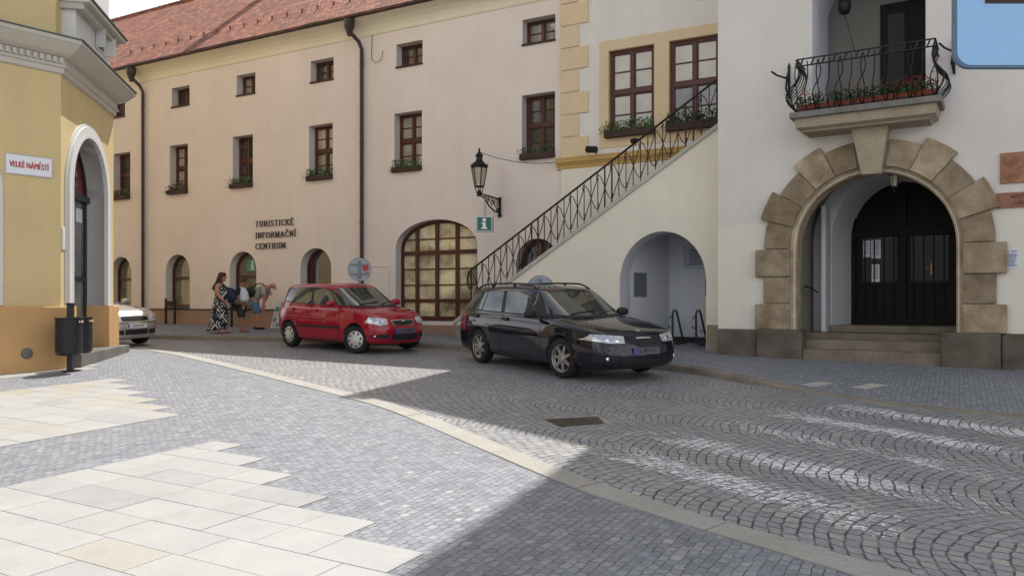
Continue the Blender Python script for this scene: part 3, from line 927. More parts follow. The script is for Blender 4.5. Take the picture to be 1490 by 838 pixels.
# dark panelled door with glazed leaf
dr = TH.mb()
dr.tess([arch(2.0, 4.06, -.5, 1.32, 2.46, 20)], y2 + .02)
for u, wd in ((2.08, .10), (3.02, .10), (3.96, .10)):
    dr.box(u - wd / 2, u + wd / 2, y2 - .05, y2 + .02, -.455, arch_h(u, 2.0, 4.06, 1.32, 2.46) if 2.0 < u < 4.06 else 1.3)
for z in (-.38, 1.42):
    dr.box(2.13, 3.91, y2 - .045, y2 + .02, z - .07, z + .07)
for u in (2.30, 2.48, 2.66, 2.84, 3.2, 3.38, 3.56, 3.74):
    dr.box(u - .012, u + .012, y2 - .02, y2 + .02, -.3, 1.35)
for u in (2.55, 3.5):
    dr.box(u - .32, u + .32, y2 - .035, y2 + .02, .35, .40)
door = dr.build('door', M['dark_wood'], th)
g_ = TH.mb()
for a, b in ((2.25, 2.9), (3.15, 3.82)):
    g_.quad((a, y2 + .008, .42), (b, y2 + .008, .42), (b, y2 + .008, 1.33), (a, y2 + .008, 1.33))
g_.build('pane', M['pane_black'], door, fix=False)
h = TH.mb(); h.box(3.505, 3.54, y2 - .07, y2 - .01, .54, .78); h.bar((3.52, y2 - .09, .68), (3.42, y2 - .09, .68), .02, .02)
h.build('handle', M['brass'], door, bevel=.006)
for a, b, z0, z1 in ((2.27, 2.40, .93, 1.27), (2.42, 2.60, .90, 1.28), (2.43, 2.58, .42, .78)):
    n_ = TH.mb(); n_.box(a, b, y2 - .006, y2 - .001, z0, z1); nn = n_.build('notice', M['paper'], door)
    t_ = TH.mb()
    for i in range(6):
        z = z1 - .05 - i * (z1 - z0 - .08) / 6
        t_.quad((a + .02, y2 - .008, z), (b - .03, y2 - .008, z), (b - .03, y2 - .008, z + .012), (a + .02, y2 - .008, z + .012))
    t_.build('print', M['ink'], door, fix=False)
# handrail stub on the left vestibule wall
hr = TH.mb(); hr.tube([(1.5, .55, .30), (1.56, .55, .30), (1.62, .75, .26)], .018, 6); hr.tube([(1.58, .6, .29), (1.64, 1.1, .2)], .016, 6)
hr.build('handrail', M['iron'], th)
# portal: voussoirs and rusticated jambs
portal = TH.mb()
portal.grid([[(pc + 1.45 * math.cos(PI * i / 30), -.05, ZS + 1.45 * math.sin(PI * i / 30)) for i in range(31)],
             [(pc + RI * math.cos(PI * i / 30), .02, ZS + RI * math.sin(PI * i / 30)) for i in range(31)],
             [(pc + RI * math.cos(PI * i / 30), .42, ZS + RI * math.sin(PI * i / 30)) for i in range(31)]])
for sg in (-1, 1):
    a, b = pc + sg * 1.45, pc + sg * RI
    portal.quad((a, -.05, -.52), (b, .02, -.52), (b, .02, ZS), (a, -.05, ZS)); portal.quad((b, .02, -.52), (b, .42, -.52), (b, .42, ZS), (b, .02, ZS))
po = portal.build('entrance_portal', M['sandstone'], th, fix=False)
def vouss(a0, a1, r0, r1, proud, mat='sandstone', nm='voussoir'):
    m_ = TH.mb(); k = 5; g = .007
    pts = []
    for i in range(k + 1):
        a = a0 + (a1 - a0) * i / k
        pts.append((pc + r1 * math.cos(a), ZS + r1 * math.sin(a)))
    for i in range(k, -1, -1):
        a = a0 + (a1 - a0) * i / k
        pts.append((pc + r0 * math.cos(a), ZS + r0 * math.sin(a)))
    m_.extrude(pts, -proud, .05)
    return m_.build(nm, M[mat], po, bevel=.008)
kh = math.radians(9.2); st = (PI / 2 - kh) / 5
for sg in (0, 1):
    for k in range(5):
        a0 = k * st + .0025; a1 = (k + 1) * st - .0025
        if sg: a0, a1 = PI - a1, PI - a0
        wd = k % 2 == 1
        vouss(a0, a1, 1.405, 2.01 if wd else 1.87, .115 if wd else .085)
m_ = TH.mb()
kp = [(pc - .155, ZS + RI - .05), (pc + .155, ZS + RI - .05), (pc + .30, 3.05), (pc - .30, 3.05)]
vs = [(kp[0][0], -.16, kp[0][1]), (kp[1][0], -.16, kp[1][1]), (kp[2][0], -.40, kp[2][1]), (kp[3][0], -.40, kp[3][1])] + [(x, .1, z) for x, z in kp]
m_.add(vs, [(0, 1, 2, 3), (4, 7, 6, 5), (0, 4, 5, 1), (1, 5, 6, 2), (2, 6, 7, 3), (3, 7, 4, 0)])
m_.build('keystone', M['sand_light'], po, bevel=.015)
for sg in (-1, 1):
    for z0, z1, wd in ((-.505, -.03, 1), (-.02, .47, 0), (.48, .99, 1)):
        m_ = TH.mb(); a = pc + sg * 1.40; b = pc + sg * (2.03 if wd else 1.88)
        m_.box(min(a, b), max(a, b), -.115 if wd else -.085, .05, z0, z1)
        m_.build('jamb_block', M['sandstone'], po, bevel=.018)
# plinth of big dark blocks
def pblock(u0, u1, d, z1=-.51, nm='plinth_block', y1=.05):
    m_ = TH.mb(); m_.box(u0, u1, -d, y1, -1.5, z1); m_.build(nm, M['plinthstone'], th, bevel=.03)
pblock(.0, .78, .06); pblock(.785, 1.60, .16, -.505, y1=.35); pblock(3.86, 4.72, .16, -.505, y1=.35); pblock(4.725, 5.9, .07); pblock(5.905, 7.4, .07); pblock(7.405, 9.2, .07); pblock(9.205, 15, .07)
# balcony
bal = TH.mb(); 
bu0, bu1, bd = 1.60, 3.84, .70
def ringslab(mb_, e, z0, z1, e2=None):
    e2 = e if e2 is None else e2
    b0 = [(bu0 - e, .02, z0), (bu1 + e, .02, z0), (bu1 + e, -bd - e, z0), (bu0 - e, -bd - e, z0)]
    b1 = [(bu0 - e2, .02, z1), (bu1 + e2, .02, z1), (bu1 + e2, -bd - e2, z1), (bu0 - e2, -bd - e2, z1)]
    mb_.add(b0 + b1, [(3, 2, 1, 0), (4, 5, 6, 7), (0, 1, 5, 4), (1, 2, 6, 5), (2, 3, 7, 6), (3, 0, 4, 7)])
for e, z0, z1, e2 in ((-.12, 3.02, 3.05, -.10), (-.10, 3.05, 3.09, -.02), (-.02, 3.09, 3.25, .0)):
    ringslab(bal, e, z0, z1, e2)
balo = bal.build('balcony', M['sand_light'], th)
sb = TH.mb(); ringslab(sb, .07, 3.252, 3.355, .075); sb.build('slab', M['greystone'], balo, bevel=.012)
ZT = 4.30
rl = TH.mb()
ru0, ru1, rd_ = bu0 + .03, bu1 - .03, bd - .03
for z in (ZT, ZT - .12):
    rl.bar((ru0, -rd_, z), (ru1, -rd_, z), .035, .018); rl.bar((ru0, 0, z), (ru0, -rd_, z), .035, .018); rl.bar((ru1, 0, z), (ru1, -rd_, z), .035, .018)
for i in range(12):
    u = ru0 + (ru1 - ru0) * (i + .5) / 12
    rl.bar((u - .02, -rd_, ZT - .11), (u + .02, -rd_, ZT - .01), .02, .035)
rl.bar((ru0, -rd_ - .0, 3.40), (ru1, -rd_, 3.40), .03, .02); rl.bar((ru0, 0, 3.40), (ru0, -rd_, 3.40), .03, .02); rl.bar((ru1, 0, 3.40), (ru1, -rd_, 3.40), .03, .02)
rail = rl.build('railing', M['iron'], balo)
def belly(t):       # outward swing of a bar from foot (0) to rail (1)
    return .19 * math.sin(PI * min(1, t / .62)) ** 1.3 if t < .62 else -.05 * math.sin(PI * (t - .62) / .38)
def bar_path(p0, out, side, sh):
    path = []
    for i in range(15):
        t = i / 14
        o_ = belly(t)
        sw = sh * math.sin(PI * t) ** 1 * math.cos(PI * t * .9)
        path.append((p0[0] + out[0] * o_ + side[0] * sw, p0[1] + out[1] * o_ + side[1] * sw, 3.36 + (ZT - 3.40) * t))
    return path
nb = 13
for i in range(nb):
    u = ru0 + (ru1 - ru0) * i / (nb - 1)
    for sh in ((.10, -.10) if i % 2 == 0 else (0.0,)):
        b_ = TH.mb(); b_.tube(bar_path((u, -rd_), (0, -1), (1, 0), sh), .0105, 5); b_.build('bar', M['iron'], rail, smooth=True)
for u, sg in ((ru0, -1), (ru1, 1)):
    for i in range(5):
        y = -rd_ * (i + .35) / 5
        b_ = TH.mb(); b_.tube(bar_path((u, y), (sg, 0), (0, 1), (.05, -.05, 0, .05, -.05)[i]), .0105, 5); b_.build('bar', M['iron'], rail, smooth=True)
    b_ = TH.mb(); b_.tube(bar_path((u, -rd_), (sg * .75, -.75), (0, 1), 0), .015, 6); b_.build('corner_bar', M['iron'], rail, smooth=True)
# wrought flag holders either side
for u, sg in ((1.36, -1), (4.05, 1)):
    f = TH.mb()
    z0 = 4.2 if sg < 0 else 4.25
    f.bar((u, -.05, z0 - .42), (u, -.05, z0 + .16), .04, .03); f.tube([(u, -.06, z0 - .38), (u - .03, -.16, z0 - .25), (u, -.2, z0 - .05), (u, -.07, z0 + .1)], .02, 6)
    f.tube([(u, -.1, z0 - .06), (u - .12, -.45, z0 - .06), (u - .18, -.6, z0 - .02)], .018, 6)
    f.lathe([(.03, z0 + .16), (.012, z0 + .24)], 6, (u, -.05, 0))
    f.build('flag_holder', M['iron'], th)
# loggia behind the balcony
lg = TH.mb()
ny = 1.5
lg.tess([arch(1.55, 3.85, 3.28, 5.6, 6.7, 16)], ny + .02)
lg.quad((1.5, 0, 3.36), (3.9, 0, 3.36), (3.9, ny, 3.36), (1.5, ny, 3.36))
lg.build('loggia', M['hall_dark'], th, fix=False)
ld = TH.mb(); ld.box(2.72, 3.80, ny - .06, ny + .01, 3.37, 5.72); ld.box(2.78, 3.2, ny - .08, ny - .06, 3.45, 5.6); ld.box(3.24, 3.7, ny - .08, ny - .06, 3.45, 5.6)
ldo = ld.build('balcony_door', M['dark_wood'], th)
g_ = TH.mb(); g_.quad((2.86, ny - .083, 4.2), (3.14, ny - .083, 4.2), (3.14, ny - .083, 5.5), (2.86, ny - .083, 5.5)); g_.build('pane', M['pane_black'], ldo, fix=False)

# things on the town hall front
def text_mesh(txt, size, depth, mat, parent, name, loc, rot, sx=1.0, align='CENTER', spacing=1.0, bold=0.0, fat=0.0):
    cu = bpy.data.curves.new(name, 'FONT'); cu.body = txt; cu.size = size; cu.extrude = depth; cu.align_x = align; cu.align_y = 'CENTER'
    cu.space_character = spacing; cu.offset = bold
    t = bpy.data.objects.new(name, cu); COL.objects.link(t)
    dg = bpy.context.evaluated_depsgraph_get()
    me = bpy.data.meshes.new_from_object(t.evaluated_get(dg))
    bpy.data.objects.remove(t)
    me.materials.clear(); me.materials.append(M[mat])
    me.transform(Matrix.Diagonal((sx, 1, 1, 1)))
    if fat:                       # heavier strokes: copies a hair aside, each a hair prouder
        bm = bmesh.new()
        for k_, dx in enumerate((-fat, 0.0, fat)):
            m2 = me.copy(); m2.transform(Matrix.Translation((dx, 0, .0005 * k_))); bm.from_mesh(m2); bpy.data.meshes.remove(m2)
        bm.to_mesh(me); bm.free()
    me.name = name
    o = bpy.data.objects.new(name, me); link(o, parent)
    o.location = loc; o.rotation_euler = rot
    return o
RX = (PI / 2, 0, 0)         # upright, facing local -y

t = TH.thing('wall_plaque', 5.06, 0, 2.2, 'square terracotta relief plaque with four coats of arms beside the archway', 'plaque')
m_ = MB(); m_.box(-.35, .35, -.035, 0, -.26, .24)
pl = m_.build('plate', M['plaque'], t, bevel=.008)
for i, (a, b) in enumerate(((-.19, .11), (.17, .11), (-.19, -.13), (.17, -.13))):
    r_ = MB(); r_.extrude([(a - .10, b + .08), (a - .10, b - .03), (a, b - .11), (a + .10, b - .03), (a + .10, b + .08)], -.05, -.03)
    for q in range(7):
        aa = random.uniform(-.06, .06); bb = random.uniform(-.06, .05)
        r_.tube([(a + aa, -.052, b + bb), (a + aa + random.uniform(-.05, .05), -.056, b + bb + random.uniform(-.04, .04))], .012, 5)
    r_.build('shield', M['plaque'], t, bevel=.006)
t = TH.thing('wall_plaque', 5.02, 0, 1.665, 'low terracotta plaque lettered for the town office below the relief plaque', 'plaque')
m_ = MB(); m_.box(-.36, .36, -.03, 0, -.125, .125); m_.build('plate', M['plaque'], t, bevel=.008)
text_mesh('MĚSTSKÝ', .075, .004, 'plaque_ink', t, 'lettering', (0, -.033, .05), RX, bold=.001)
text_mesh('ÚŘAD', .075, .004, 'plaque_ink', t, 'lettering', (0, -.033, -.055), RX, bold=.001)
t = TH.thing('paper_notice', 4.885, 0, .72, 'small white notice sheet with blue lines of print on the wall right of the archway', 'notice')
m_ = MB(); m_.box(-.095, .095, -.012, 0, -.16, .15); m_.build('sheet', M['paper'], t)
m_ = MB()
for i in range(11):
    z = .07 - i * .02; wd = random.uniform(.05, .075)
    m_.quad((-.075, -.0145, z), (-.075 + 2 * wd, -.0145, z), (-.075 + 2 * wd, -.0145, z + .009), (-.075, -.0145, z + .009))
m_.extrude([(-.075, .13), (-.045, .13), (-.06, .10)], -.0145, -.0125); m_.box(-.02, .06, -.0145, -.0125, .105, .12)
m_.build('print', simple('blue print', (.08, .1, .22), .8), t, fix=False)

def lantern(t, scale=1.0, hang=True, zoff=0.0):
    """six sided tapering lantern, origin at its foot"""
    s_ = scale
    fr = MB(); gl = MB()
    n = 6
    r0, r1, z0, z1 = .115 * s_, .20 * s_, .10 * s_ + zoff, .58 * s_ + zoff
    for k in range(n):
        a = 2 * PI * k / n + .3; b = 2 * PI * (k + 1) / n + .3
        P = lambda r, an, z: (r * math.cos(an), r * math.sin(an), z)
        fr.bar(P(r0, a, z0), P(r1, a, z1), .02 * s_, .02 * s_)
        fr.bar(P(r0, a, z0), P(r0, b, z0), .02 * s_, .03 * s_); fr.bar(P(r1, a, z1), P(r1, b, z1), .025 * s_, .04 * s_)
        gl.quad(P(r0 * .96, a, z0), P(r0 * .96, b, z0), P(r1 * .96, b, z1), P(r1 * .96, a, z1))
        fr.bar(P(r1, a, z1), P(r1 * 1.12, a, z1 + .09 * s_), .018 * s_, .018 * s_)
    fr.lathe([(.215 * s_, z1), (.225 * s_, z1 + .03 * s_), (.15 * s_, z1 + .11 * s_), (.085 * s_, z1 + .17 * s_), (.075 * s_, z1 + .26 * s_), (.105 * s_, z1 + .28 * s_), (.10 * s_, z1 + .31 * s_), (.05 * s_, z1 + .36 * s_), (.022 * s_, z1 + .40 * s_), (.03 * s_, z1 + .43 * s_), (.008 * s_, z1 + .49 * s_)], 12)
    fr.lathe([(.03 * s_, zoff - .14 * s_), (.085 * s_, zoff - .12 * s_), (.05 * s_, zoff - .06 * s_), (.10 * s_, zoff + .05 * s_), (.115 * s_, z0 - .01 * s_)], 8) if False else None
    for k in range(4):
        a = PI / 2 * k + .3
        fr.tube([(.10 * s_ * math.cos(a), .10 * s_ * math.sin(a), z0), (.095 * s_ * math.cos(a), .095 * s_ * math.sin(a), zoff + .04 * s_), (.06 * s_ * math.cos(a), .06 * s_ * math.sin(a), zoff - .06 * s_), (.05 * s_ * math.cos(a), .05 * s_ * math.sin(a), zoff - .12 * s_)], .012 * s_, 6)
    fr.lathe([(.06 * s_, zoff - .14 * s_), (.065 * s_, zoff - .11 * s_), (.03 * s_, zoff - .09 * s_)], 8)
    bl = MB(); bl.lathe([(.02 * s_, z0), (.035 * s_, z0 + .12 * s_), (.028 * s_, z0 + .24 * s_), (.01 * s_, z0 + .3 * s_)], 10)
    fo = fr.build('lantern_frame', M['iron'], t)
    gl.build('lantern_glass', M['lamp_glass'], fo, fix=False)
    return fo
t = TH.thing('hanging_lantern', 3.10, .30, 2.02, 'small black iron lantern hanging under the crown of the stone archway', 'lamp')
lantern(t, .42)
m_ = MB(); m_.tube([(0, 0, .42), (0, .0, .62)], .012, 6); m_.tube([(-.16, 0, .40), (-.1, 0, .46), (0, 0, .44), (.12, 0, .46)], .012, 6); m_.build('hook', M['iron'], t)
t = TH.thing('hanging_lantern', 2.24, .45, 5.36, 'black lamp with a pull cord hanging above the balcony', 'lamp')
m_ = MB(); m_.lathe([(.03, .30), (.10, .27), (.12, .1), (.09, 0), (.04, -.03)], 10); m_.tube([(0, 0, .28), (-.1, .0, .6), (-.3, 0, .9)], .012, 6); m_.build('lamp_body', M['iron'], t, smooth=True)
m_ = MB(); m_.tube([(0, 0, 0), (.12, -.25, -.4), (.30, -.7, -1.0)], .006, 5); m_.build('cord', M['iron'], t)

# ------------------------------------------------------------------ staircase in front of the cream house
ST = Frame((-1.28, 19.323), (1.803, -1), -1.05)
stc = ST.root('stone_staircase', 'straight outdoor staircase with cream side wall, arched passage below and black iron railing', 'staircase')
def cz(u): return -.40 + (3.67 + .40) * (u + .08) / (6.31 + .08)      # top of the coping
SU1 = 6.62
w = ST.mb(); SD = 1.17
pa = arch(4.14, 6.03, -1.0, .45, 1.50, 24)
outl = [(-.08, -1.4), (SU1, -1.4), (SU1, cz(SU1) - .10), (-.08, cz(-.08) - .10)]
wall_holes(w, outl, [(pa, .55)], 0, mi=0, mir=1)
w.quad((-.08, 0, -1.4), (-.08, SD, -1.4), (-.08, SD, cz(-.08) - .1), (-.08, 0, cz(-.08) - .1))
w.build('side_wall', [M['cream_wall'], M['niche_white']], stc, fix=False)
pl_ = ST.mb(); pl_.box(-.10, 4.12, -.03, .02, -1.4, -.55); pl_.build('plinth', M['sand_light'], stc)
pl_ = ST.mb(); pl_.box(6.05, SU1, -.03, .02, -1.4, -.46); pl_.build('plinth', M['sand_light'], stc)
cp = ST.mb()
a = (-.16, cz(-.16)); b = (SU1, cz(SU1))
cp.extrude([a, b, (b[0], b[1] - .10), (a[0], a[1] - .10)], -.05, .22)
cp.build('coping', M['bandstone'], stc, bevel=.008)
for i in range(23):
    u0 = .15 + i * .27; z = cz(u0) - .02
    s_ = ST.mb(); s_.box(u0, u0 + .30, .18, SD, max(z - .4, -1.3), z); s_.build('step', M['stepstone'], stc)
# passage room under the stairs (white walls)
pm = ST.mb(); P0, P1, PY0, PY1 = 3.75, 6.55, .55, 1.95
pm.tess([rect(P0, P1, -1.3, 1.62), pa], PY0)
pm.quad((4.15, PY0 + .001, -1.3), (4.62, PY1, -1.3), (4.62, PY1, 1.62), (4.15, PY0 + .001, 1.62)); pm.quad((P1, PY0, -1.3), (P1, PY1, -1.3), (P1, PY1, 1.62), (P1, PY0, 1.62))
pm.quad((P0, PY1, -1.3), (P1, PY1, -1.3), (P1, PY1, 1.62), (P0, PY1, 1.62)); pm.quad((P0, PY0, 1.62), (P1, PY0, 1.62), (P1, PY1, 1.62), (P0, PY1, 1.62))
pm.build('passage', M['niche_white'], stc, fix=False)
vn = ST.mb(); vn.box(4.98, 5.9, PY1 - .05, PY1 - .002, .80, 1.30)
vo = vn.build('vent_frame', M['galv'], stc)
for i in range(7):
    vn = ST.mb(); z = .88 + i * .055; vn.bar((5.12, PY1 - .07, z), (5.86, PY1 - .07, z), .05, .014); vn.build('louvre', M['black_metal'], vo)
sk = ST.mb(); sk.box(4.64, P1 - .02, PY1 - .03, PY1 - .004, -1.2, -.80); sk.build('skirting', M['black_metal'], stc)

# railing
rr = ST.mb()
RH = .98
def rz_(u): return cz(u) + RH * .96
pts = [(.27, .06, rz_(.3) - .46), (.21, .06, rz_(.3) - .34), (.20, .06, rz_(.3) - .16), (.25, .06, rz_(.3) - .04)] + [(u, .06, rz_(u)) for u in (.36, 1, 2, 3, 4, 5, 6, 6.5)]
rr.tube(pts, .024, 6)
rail = rr.build('railing', M['rail_iron'], stc)
u = .30; i = 0
while u < 6.45:
    b_ = ST.mb()
    th_ = .019 if i % 11 == 0 or i % 11 == 10 else .0115
    b_.tube([(u, .06, cz(u) - .01), (u, .06, rz_(u))], th_, 5); b_.build('baluster', M['rail_iron'], rail)
    u += .165; i += 1
u = .30; i = 0
slope = (3.67 + .40) / 6.39
while u < 6.15:
    # S-scroll crossing two bays, with curled ends
    s_ = ST.mb()
    p0 = Vector((u + .02, .06, cz(u) + .12)); 
    du = .165
    P = []
    for k in range(17):
        t = k / 16
        uu = u + du * (.05 + 1.9 * t)
        zz = cz(uu) + RH * (.86 - .72 * (t * t * (3 - 2 * t))) 
        P.append((uu, .055, zz))
    hook0 = [(P[0][0] - .0 - .03, .055, P[0][2] - .09), (P[0][0] - .045, .055, P[0][2] - .02), (P[0][0] - .02, .055, P[0][2] + .02)]
    hook1 = [(P[-1][0] + .03, .055, P[-1][2] + .0), (P[-1][0] + .045, .055, P[-1][2] + .05), (P[-1][0] + .02, .055, P[-1][2] + .10)]
    s_.tube(hook0 + P + hook1, .0105, 5)
    Q_ = []
    for k in range(17):
        t = k / 16
        uu = u + du * (.0 + 2.0 * t)
        zz = cz(uu) + RH * (.10 + .74 * t) + .0
        Q_.append((uu, .065, zz))
    s_.tube(Q_, .0105, 5)
    s_.build('scroll', M['rail_iron'], rail)
    u += du * 2; i += 1
# two small black floodlights on the railing / string course
t = FA.thing('floodlight', 2.34, -.35, 3.55, 'small black floodlight at the left end above the ochre string course', 'floodlight')
def flood(t):
    m_ = MB(); m_.obox((0, -.05, 0), (.13, .02, -.01), (-.01, .07, -.03), (.01, .02, .045)); m_.build('housing', M['iron'], t, bevel=.01)
    m_ = MB(); m_.tube([(0, 0, 0), (.05, .15, -.09), (.08, .3, -.08)], .012, 5); m_.build('arm', M['iron'], t)
flood(t)
t = ST.thing('floodlight', 4.50, -.06, 3.46, 'small black floodlight fixed to the stair railing', 'floodlight')
m_ = MB(); m_.lathe([(.05, -.08), (.06, 0), (.05, .07)], 8, (0, 0, 0), 'x'); m_.tube([(0, 0, 0), (0, .06, -.1)], .012, 5); m_.build('housing', M['iron'], t)

# fittings in the passage
t = ST.thing('framed_notice', 5.66, PY1 - .02, .36, 'small black framed notice on the white passage wall below the vent', 'notice')
m_ = MB(); m_.box(-.16, .16, -.015, 0, -.20, .20); m_.build('sheet', M['paper'], t)
m_ = MB()
for a, b, c, d in ((-.17, -.145, -.21, .21), (.145, .17, -.21, .21), (-.145, .145, .18, .21), (-.145, .145, -.21, -.18), (-.12, -.04, -.16, -.06), (.0, .1, -.15, -.07), (-.145, .145, -.03, -.01)): m_.box(a, b, -.03, -.005, c, d)
m_.build('frame', M['black_metal'], t)
t = ST.thing('electric_cabinet', 5.72, PY1 - .02, -.32, 'white flush electric cabinet with a yellow warning triangle on the passage wall', 'cabinet')
m_ = MB(); m_.box(-.36, .36, -.02, 0, -.33, .33); m_.build('door_panel', M['white_wall'], t, bevel=.006)
m_ = MB(); m_.extrude([(-.13, .02), (-.04, .02), (-.085, .10)], -.024, -.019); m_.build('warning_triangle', simple('yellow sticker', (.55, .33, .05), .6), t)
m_ = MB(); m_.box(-.37, .37, -.023, 0, -.345, -.332); m_.build('shadow_gap', M['black_metal'], t)
t = ST.thing('notice_board', 4.275, .90, .40, 'grey flat notice board on the left wall inside the passage under the stairs', 'notice', dr=1.23)
m_ = MB(); m_.box(-.22, .22, -.02, 0, -.27, .27); m_.build('board', M['galv'], t, bevel=.006)
racks = None
for i, u in enumerate((4.98, 5.52)):
    t = ST.thing('bicycle_rack', u, 1.35, -.92, ('bent black steel bicycle stand in the passage, the one nearer the parked estate car', 'bent black steel bicycle stand in the passage, below the electric cabinet')[i], 'bike rack', 'bicycle stands in the stair passage', dr=-.3)
    m_ = MB()
    m_.tube([(-.03, -.10, 0), (-.06, -.06, .3), (-.09, -.02, .66), (-.07, .0, .74), (-.02, .02, .74), (.0, .03, .66), (.05, .1, .3), (.09, .16, 0)], .024, 8)
    m_.tube([(-.06, -.06, .36), (-.12, -.08, .34), (-.15, -.1, .40)], .014, 6); m_.tube([(-.09, -.02, .62), (-.13, -.04, .60), (-.14, -.05, .54)], .014, 6)
    m_.box(-.10, .16, -.14, .2, 0, .012)
    m_.build('hoop', M['black_metal'], t, smooth=False)
# ------------------------------------------------------------------ yellow corner building on the left
YL = Frame((-7.98, 14.1), (.823, 1), -1.2)
YC = Frame((-7.98, 14.1), (-.207, 1), -1.2)
C2 = YC.w(3.24)
YR = Frame(C2, (-.93, .37), -1.2)
cb = empty('corner_building', (-7.98, 14.1, EYE - 1.2), 0, 'yellow plastered corner building with white arched doorway on a chamfered corner', 'building')
class WMB(MB):
    """builds in a facade frame, stored relative to the corner_building root"""
    def __init__(s, F): MB.__init__(s, 1.2); s.F = F
    def build(s, *a, **k):
        s.v = [(s.F.w(x, y)[0] + 7.98, s.F.w(x, y)[1] - 14.1, z) for x, y, z in s.v]
        return MB.build(s, *a, **k)
class XMB(MB):
    """world x, y (z from eye level) stored relative to the corner_building root"""
    def __init__(s): MB.__init__(s, 1.2)
    def build(s, *a, **k):
        s.v = [(x + 7.98, y - 14.1, z) for x, y, z in s.v]
        return MB.build(s, *a, **k)
def mitre(path, d):
    out = []
    for i, p in enumerate(path):
        p = Vector(p)
        ns = []
        if i > 0:
            t = (p - Vector(path[i - 1])).normalized(); ns.append(Vector((t.y, -t.x)))
        if i < len(path) - 1:
            t = (Vector(path[i + 1]) - p).normalized(); ns.append(Vector((t.y, -t.x)))
        if len(ns) == 1: n = ns[0]
        else:
            n = (ns[0] + ns[1]).normalized(); n = n / max(.2, n.dot(ns[0]))
        out.append((p.x + n.x * d, p.y + n.y * d))
    return out
def sweep(mb, path, prof, caps=True):
    rows = [[(q[0], q[1], z) for q in mitre(path, d)] for d, z in prof]
    mb.grid(rows)
    if caps:
        for e in (0, -1): mb.add([r[e] for r in rows], [tuple(range(len(rows)))])
PATH = [YL.w(-14), YL.w(0), C2, YR.w(24)]
ZC = 4.10
mb = WMB(YL)
lw = arch(-2.62, -1.09, -.05, 1.9, 2.66)
wall_holes(mb, rect(-14, 0, -1.6, ZC), [(lw, .25)], 0, mi=0, mir=1); mb.build('wall', [M['yellow'], M['trim']], cb, fix=False)
mb = WMB(YC)
dz = arch(.47, 2.58, -.93, 2.13, 3.19, 24)
wall_holes(mb, rect(0, 3.24, -1.6, ZC), [(dz, .42)], 0, mi=0, mir=1); mb.build('wall', [M['yellow'], M['trim']], cb, fix=False)
mb = WMB(YR)
ra = [arch(1.2 + 3.4 * i, 3.0 + 3.4 * i, -.05, 1.7, 2.6) for i in range(6)]
rw = [rect(1.5 + 3.4 * i, 2.7 + 3.4 * i, 5.4, 7.4) for i in range(6)]
wall_holes(mb, rect(0, 24, -1.6, ZC), [(a, .25) for a in ra], 0, mi=0, mir=1); mb.build('wall', [M['yellow'], M['trim']], cb, fix=False)
mb = XMB(); cap = PATH; c_ = [Vector(p) for p in PATH]
mb.add([(p[0], p[1], ZC) for p in PATH], [tuple(range(4))]); mb.build('ceiling', M['trim'], cb, fix=False)
# plinth
pp = [(.0, -1.6), (.10, -1.6), (.10, -.09), (.085, -.07), (0, -.068)]
mb = XMB(); sweep(mb, [YL.w(-14), YL.w(0), YC.w(.19)], pp); mb.build('plinth', M['yellowlow'], cb, fix=True)
mb = XMB(); sweep(mb, [YC.w(2.88), C2, YR.w(24)], pp); mb.build('plinth', M['yellowlow'], cb, fix=True)
# cornice with dentils
cpf = [(.0, 4.02), (.05, 4.04), (.06, 4.12), (.10, 4.14), (.10, 4.17), (.075, 4.18), (.075, 4.30), (.14, 4.32), (.22, 4.36), (.31, 4.44), (.37, 4.50), (.40, 4.52), (.40, 4.585), (.0, 4.72)]
mb = XMB(); sweep(mb, PATH, cpf); mb.build('cornice', M['cornice'], cb)
mb = XMB(); sweep(mb, PATH, [(.39, 4.587), (.43, 4.59), (.43, 4.605), (0, 4.745)]); mb.build('cornice_flashing', simple('green grey flashing', (.10, .125, .115), .5, metal=.4), cb)
mb = WMB(YL)
u = -5.0
while u < -.02:
    mb.box(u, u + .055, -.125, -.07, 4.20, 4.295); u += .105
mb.build('dentils', M['cornice'], cb)
# upper storey, a little set back
UP = mitre(PATH, -.10)
mb = XMB(); sweep(mb, UP, [(0, 4.6), (0, 11.5)], caps=False)
mb.add([(p[0], p[1], 11.5) for p in UP], [tuple(range(4))]); mb.build('upper_wall', M['yellow'], cb, fix=False)
for i in range(6):
    mb = WMB(YR); a = 1.5 + 3.4 * i
    mb.box(a - .15, a + 1.35, .06, .12, 5.2, 7.6); tr = mb.build('window_surround', M['trim'], cb)
    mb = WMB(YR); mb.box(a, a + 1.2, .045, .07, 5.35, 7.45); wo = mb.build('window', M['wood'], cb)
    mb = WMB(YR); mb.box(a + .08, a + .56, .04, .05, 5.45, 7.35); mb.box(a + .64, a + 1.12, .04, .05, 5.45, 7.35); mb.build('pane', M['pane'], wo)
for q in ra:
    mb = WMB(YR); mb.tess([q], .24); wo = mb.build('window', M['shop'], cb, fix=False)
    u0, u1 = q[0][0], q[1][0]
    mb = WMB(YR); O_ = arch(u0 - .22, u1 + .22, -.05, 1.7, 2.85, 18)
    mb.tess([O_, q], -.03); mb.build('window_surround', M['trim'], cb, fix=False)
mb = WMB(YL); mb.tess([lw], .2); wo = mb.build('window', M['pane'], cb, fix=False)
mb = WMB(YL); O_ = arch(-2.82, -.915, -.05, 1.9, 2.86); mb.tess([O_, lw], -.03)
for i in range(len(O_)):
    p, q = O_[i], O_[(i + 1) % len(O_)]; mb.quad((p[0], -.03, p[1]), (q[0], -.03, q[1]), (q[0], .01, q[1]), (p[0], .01, p[1]))
mb.build('window_surround', M['trim'], cb, fix=False)
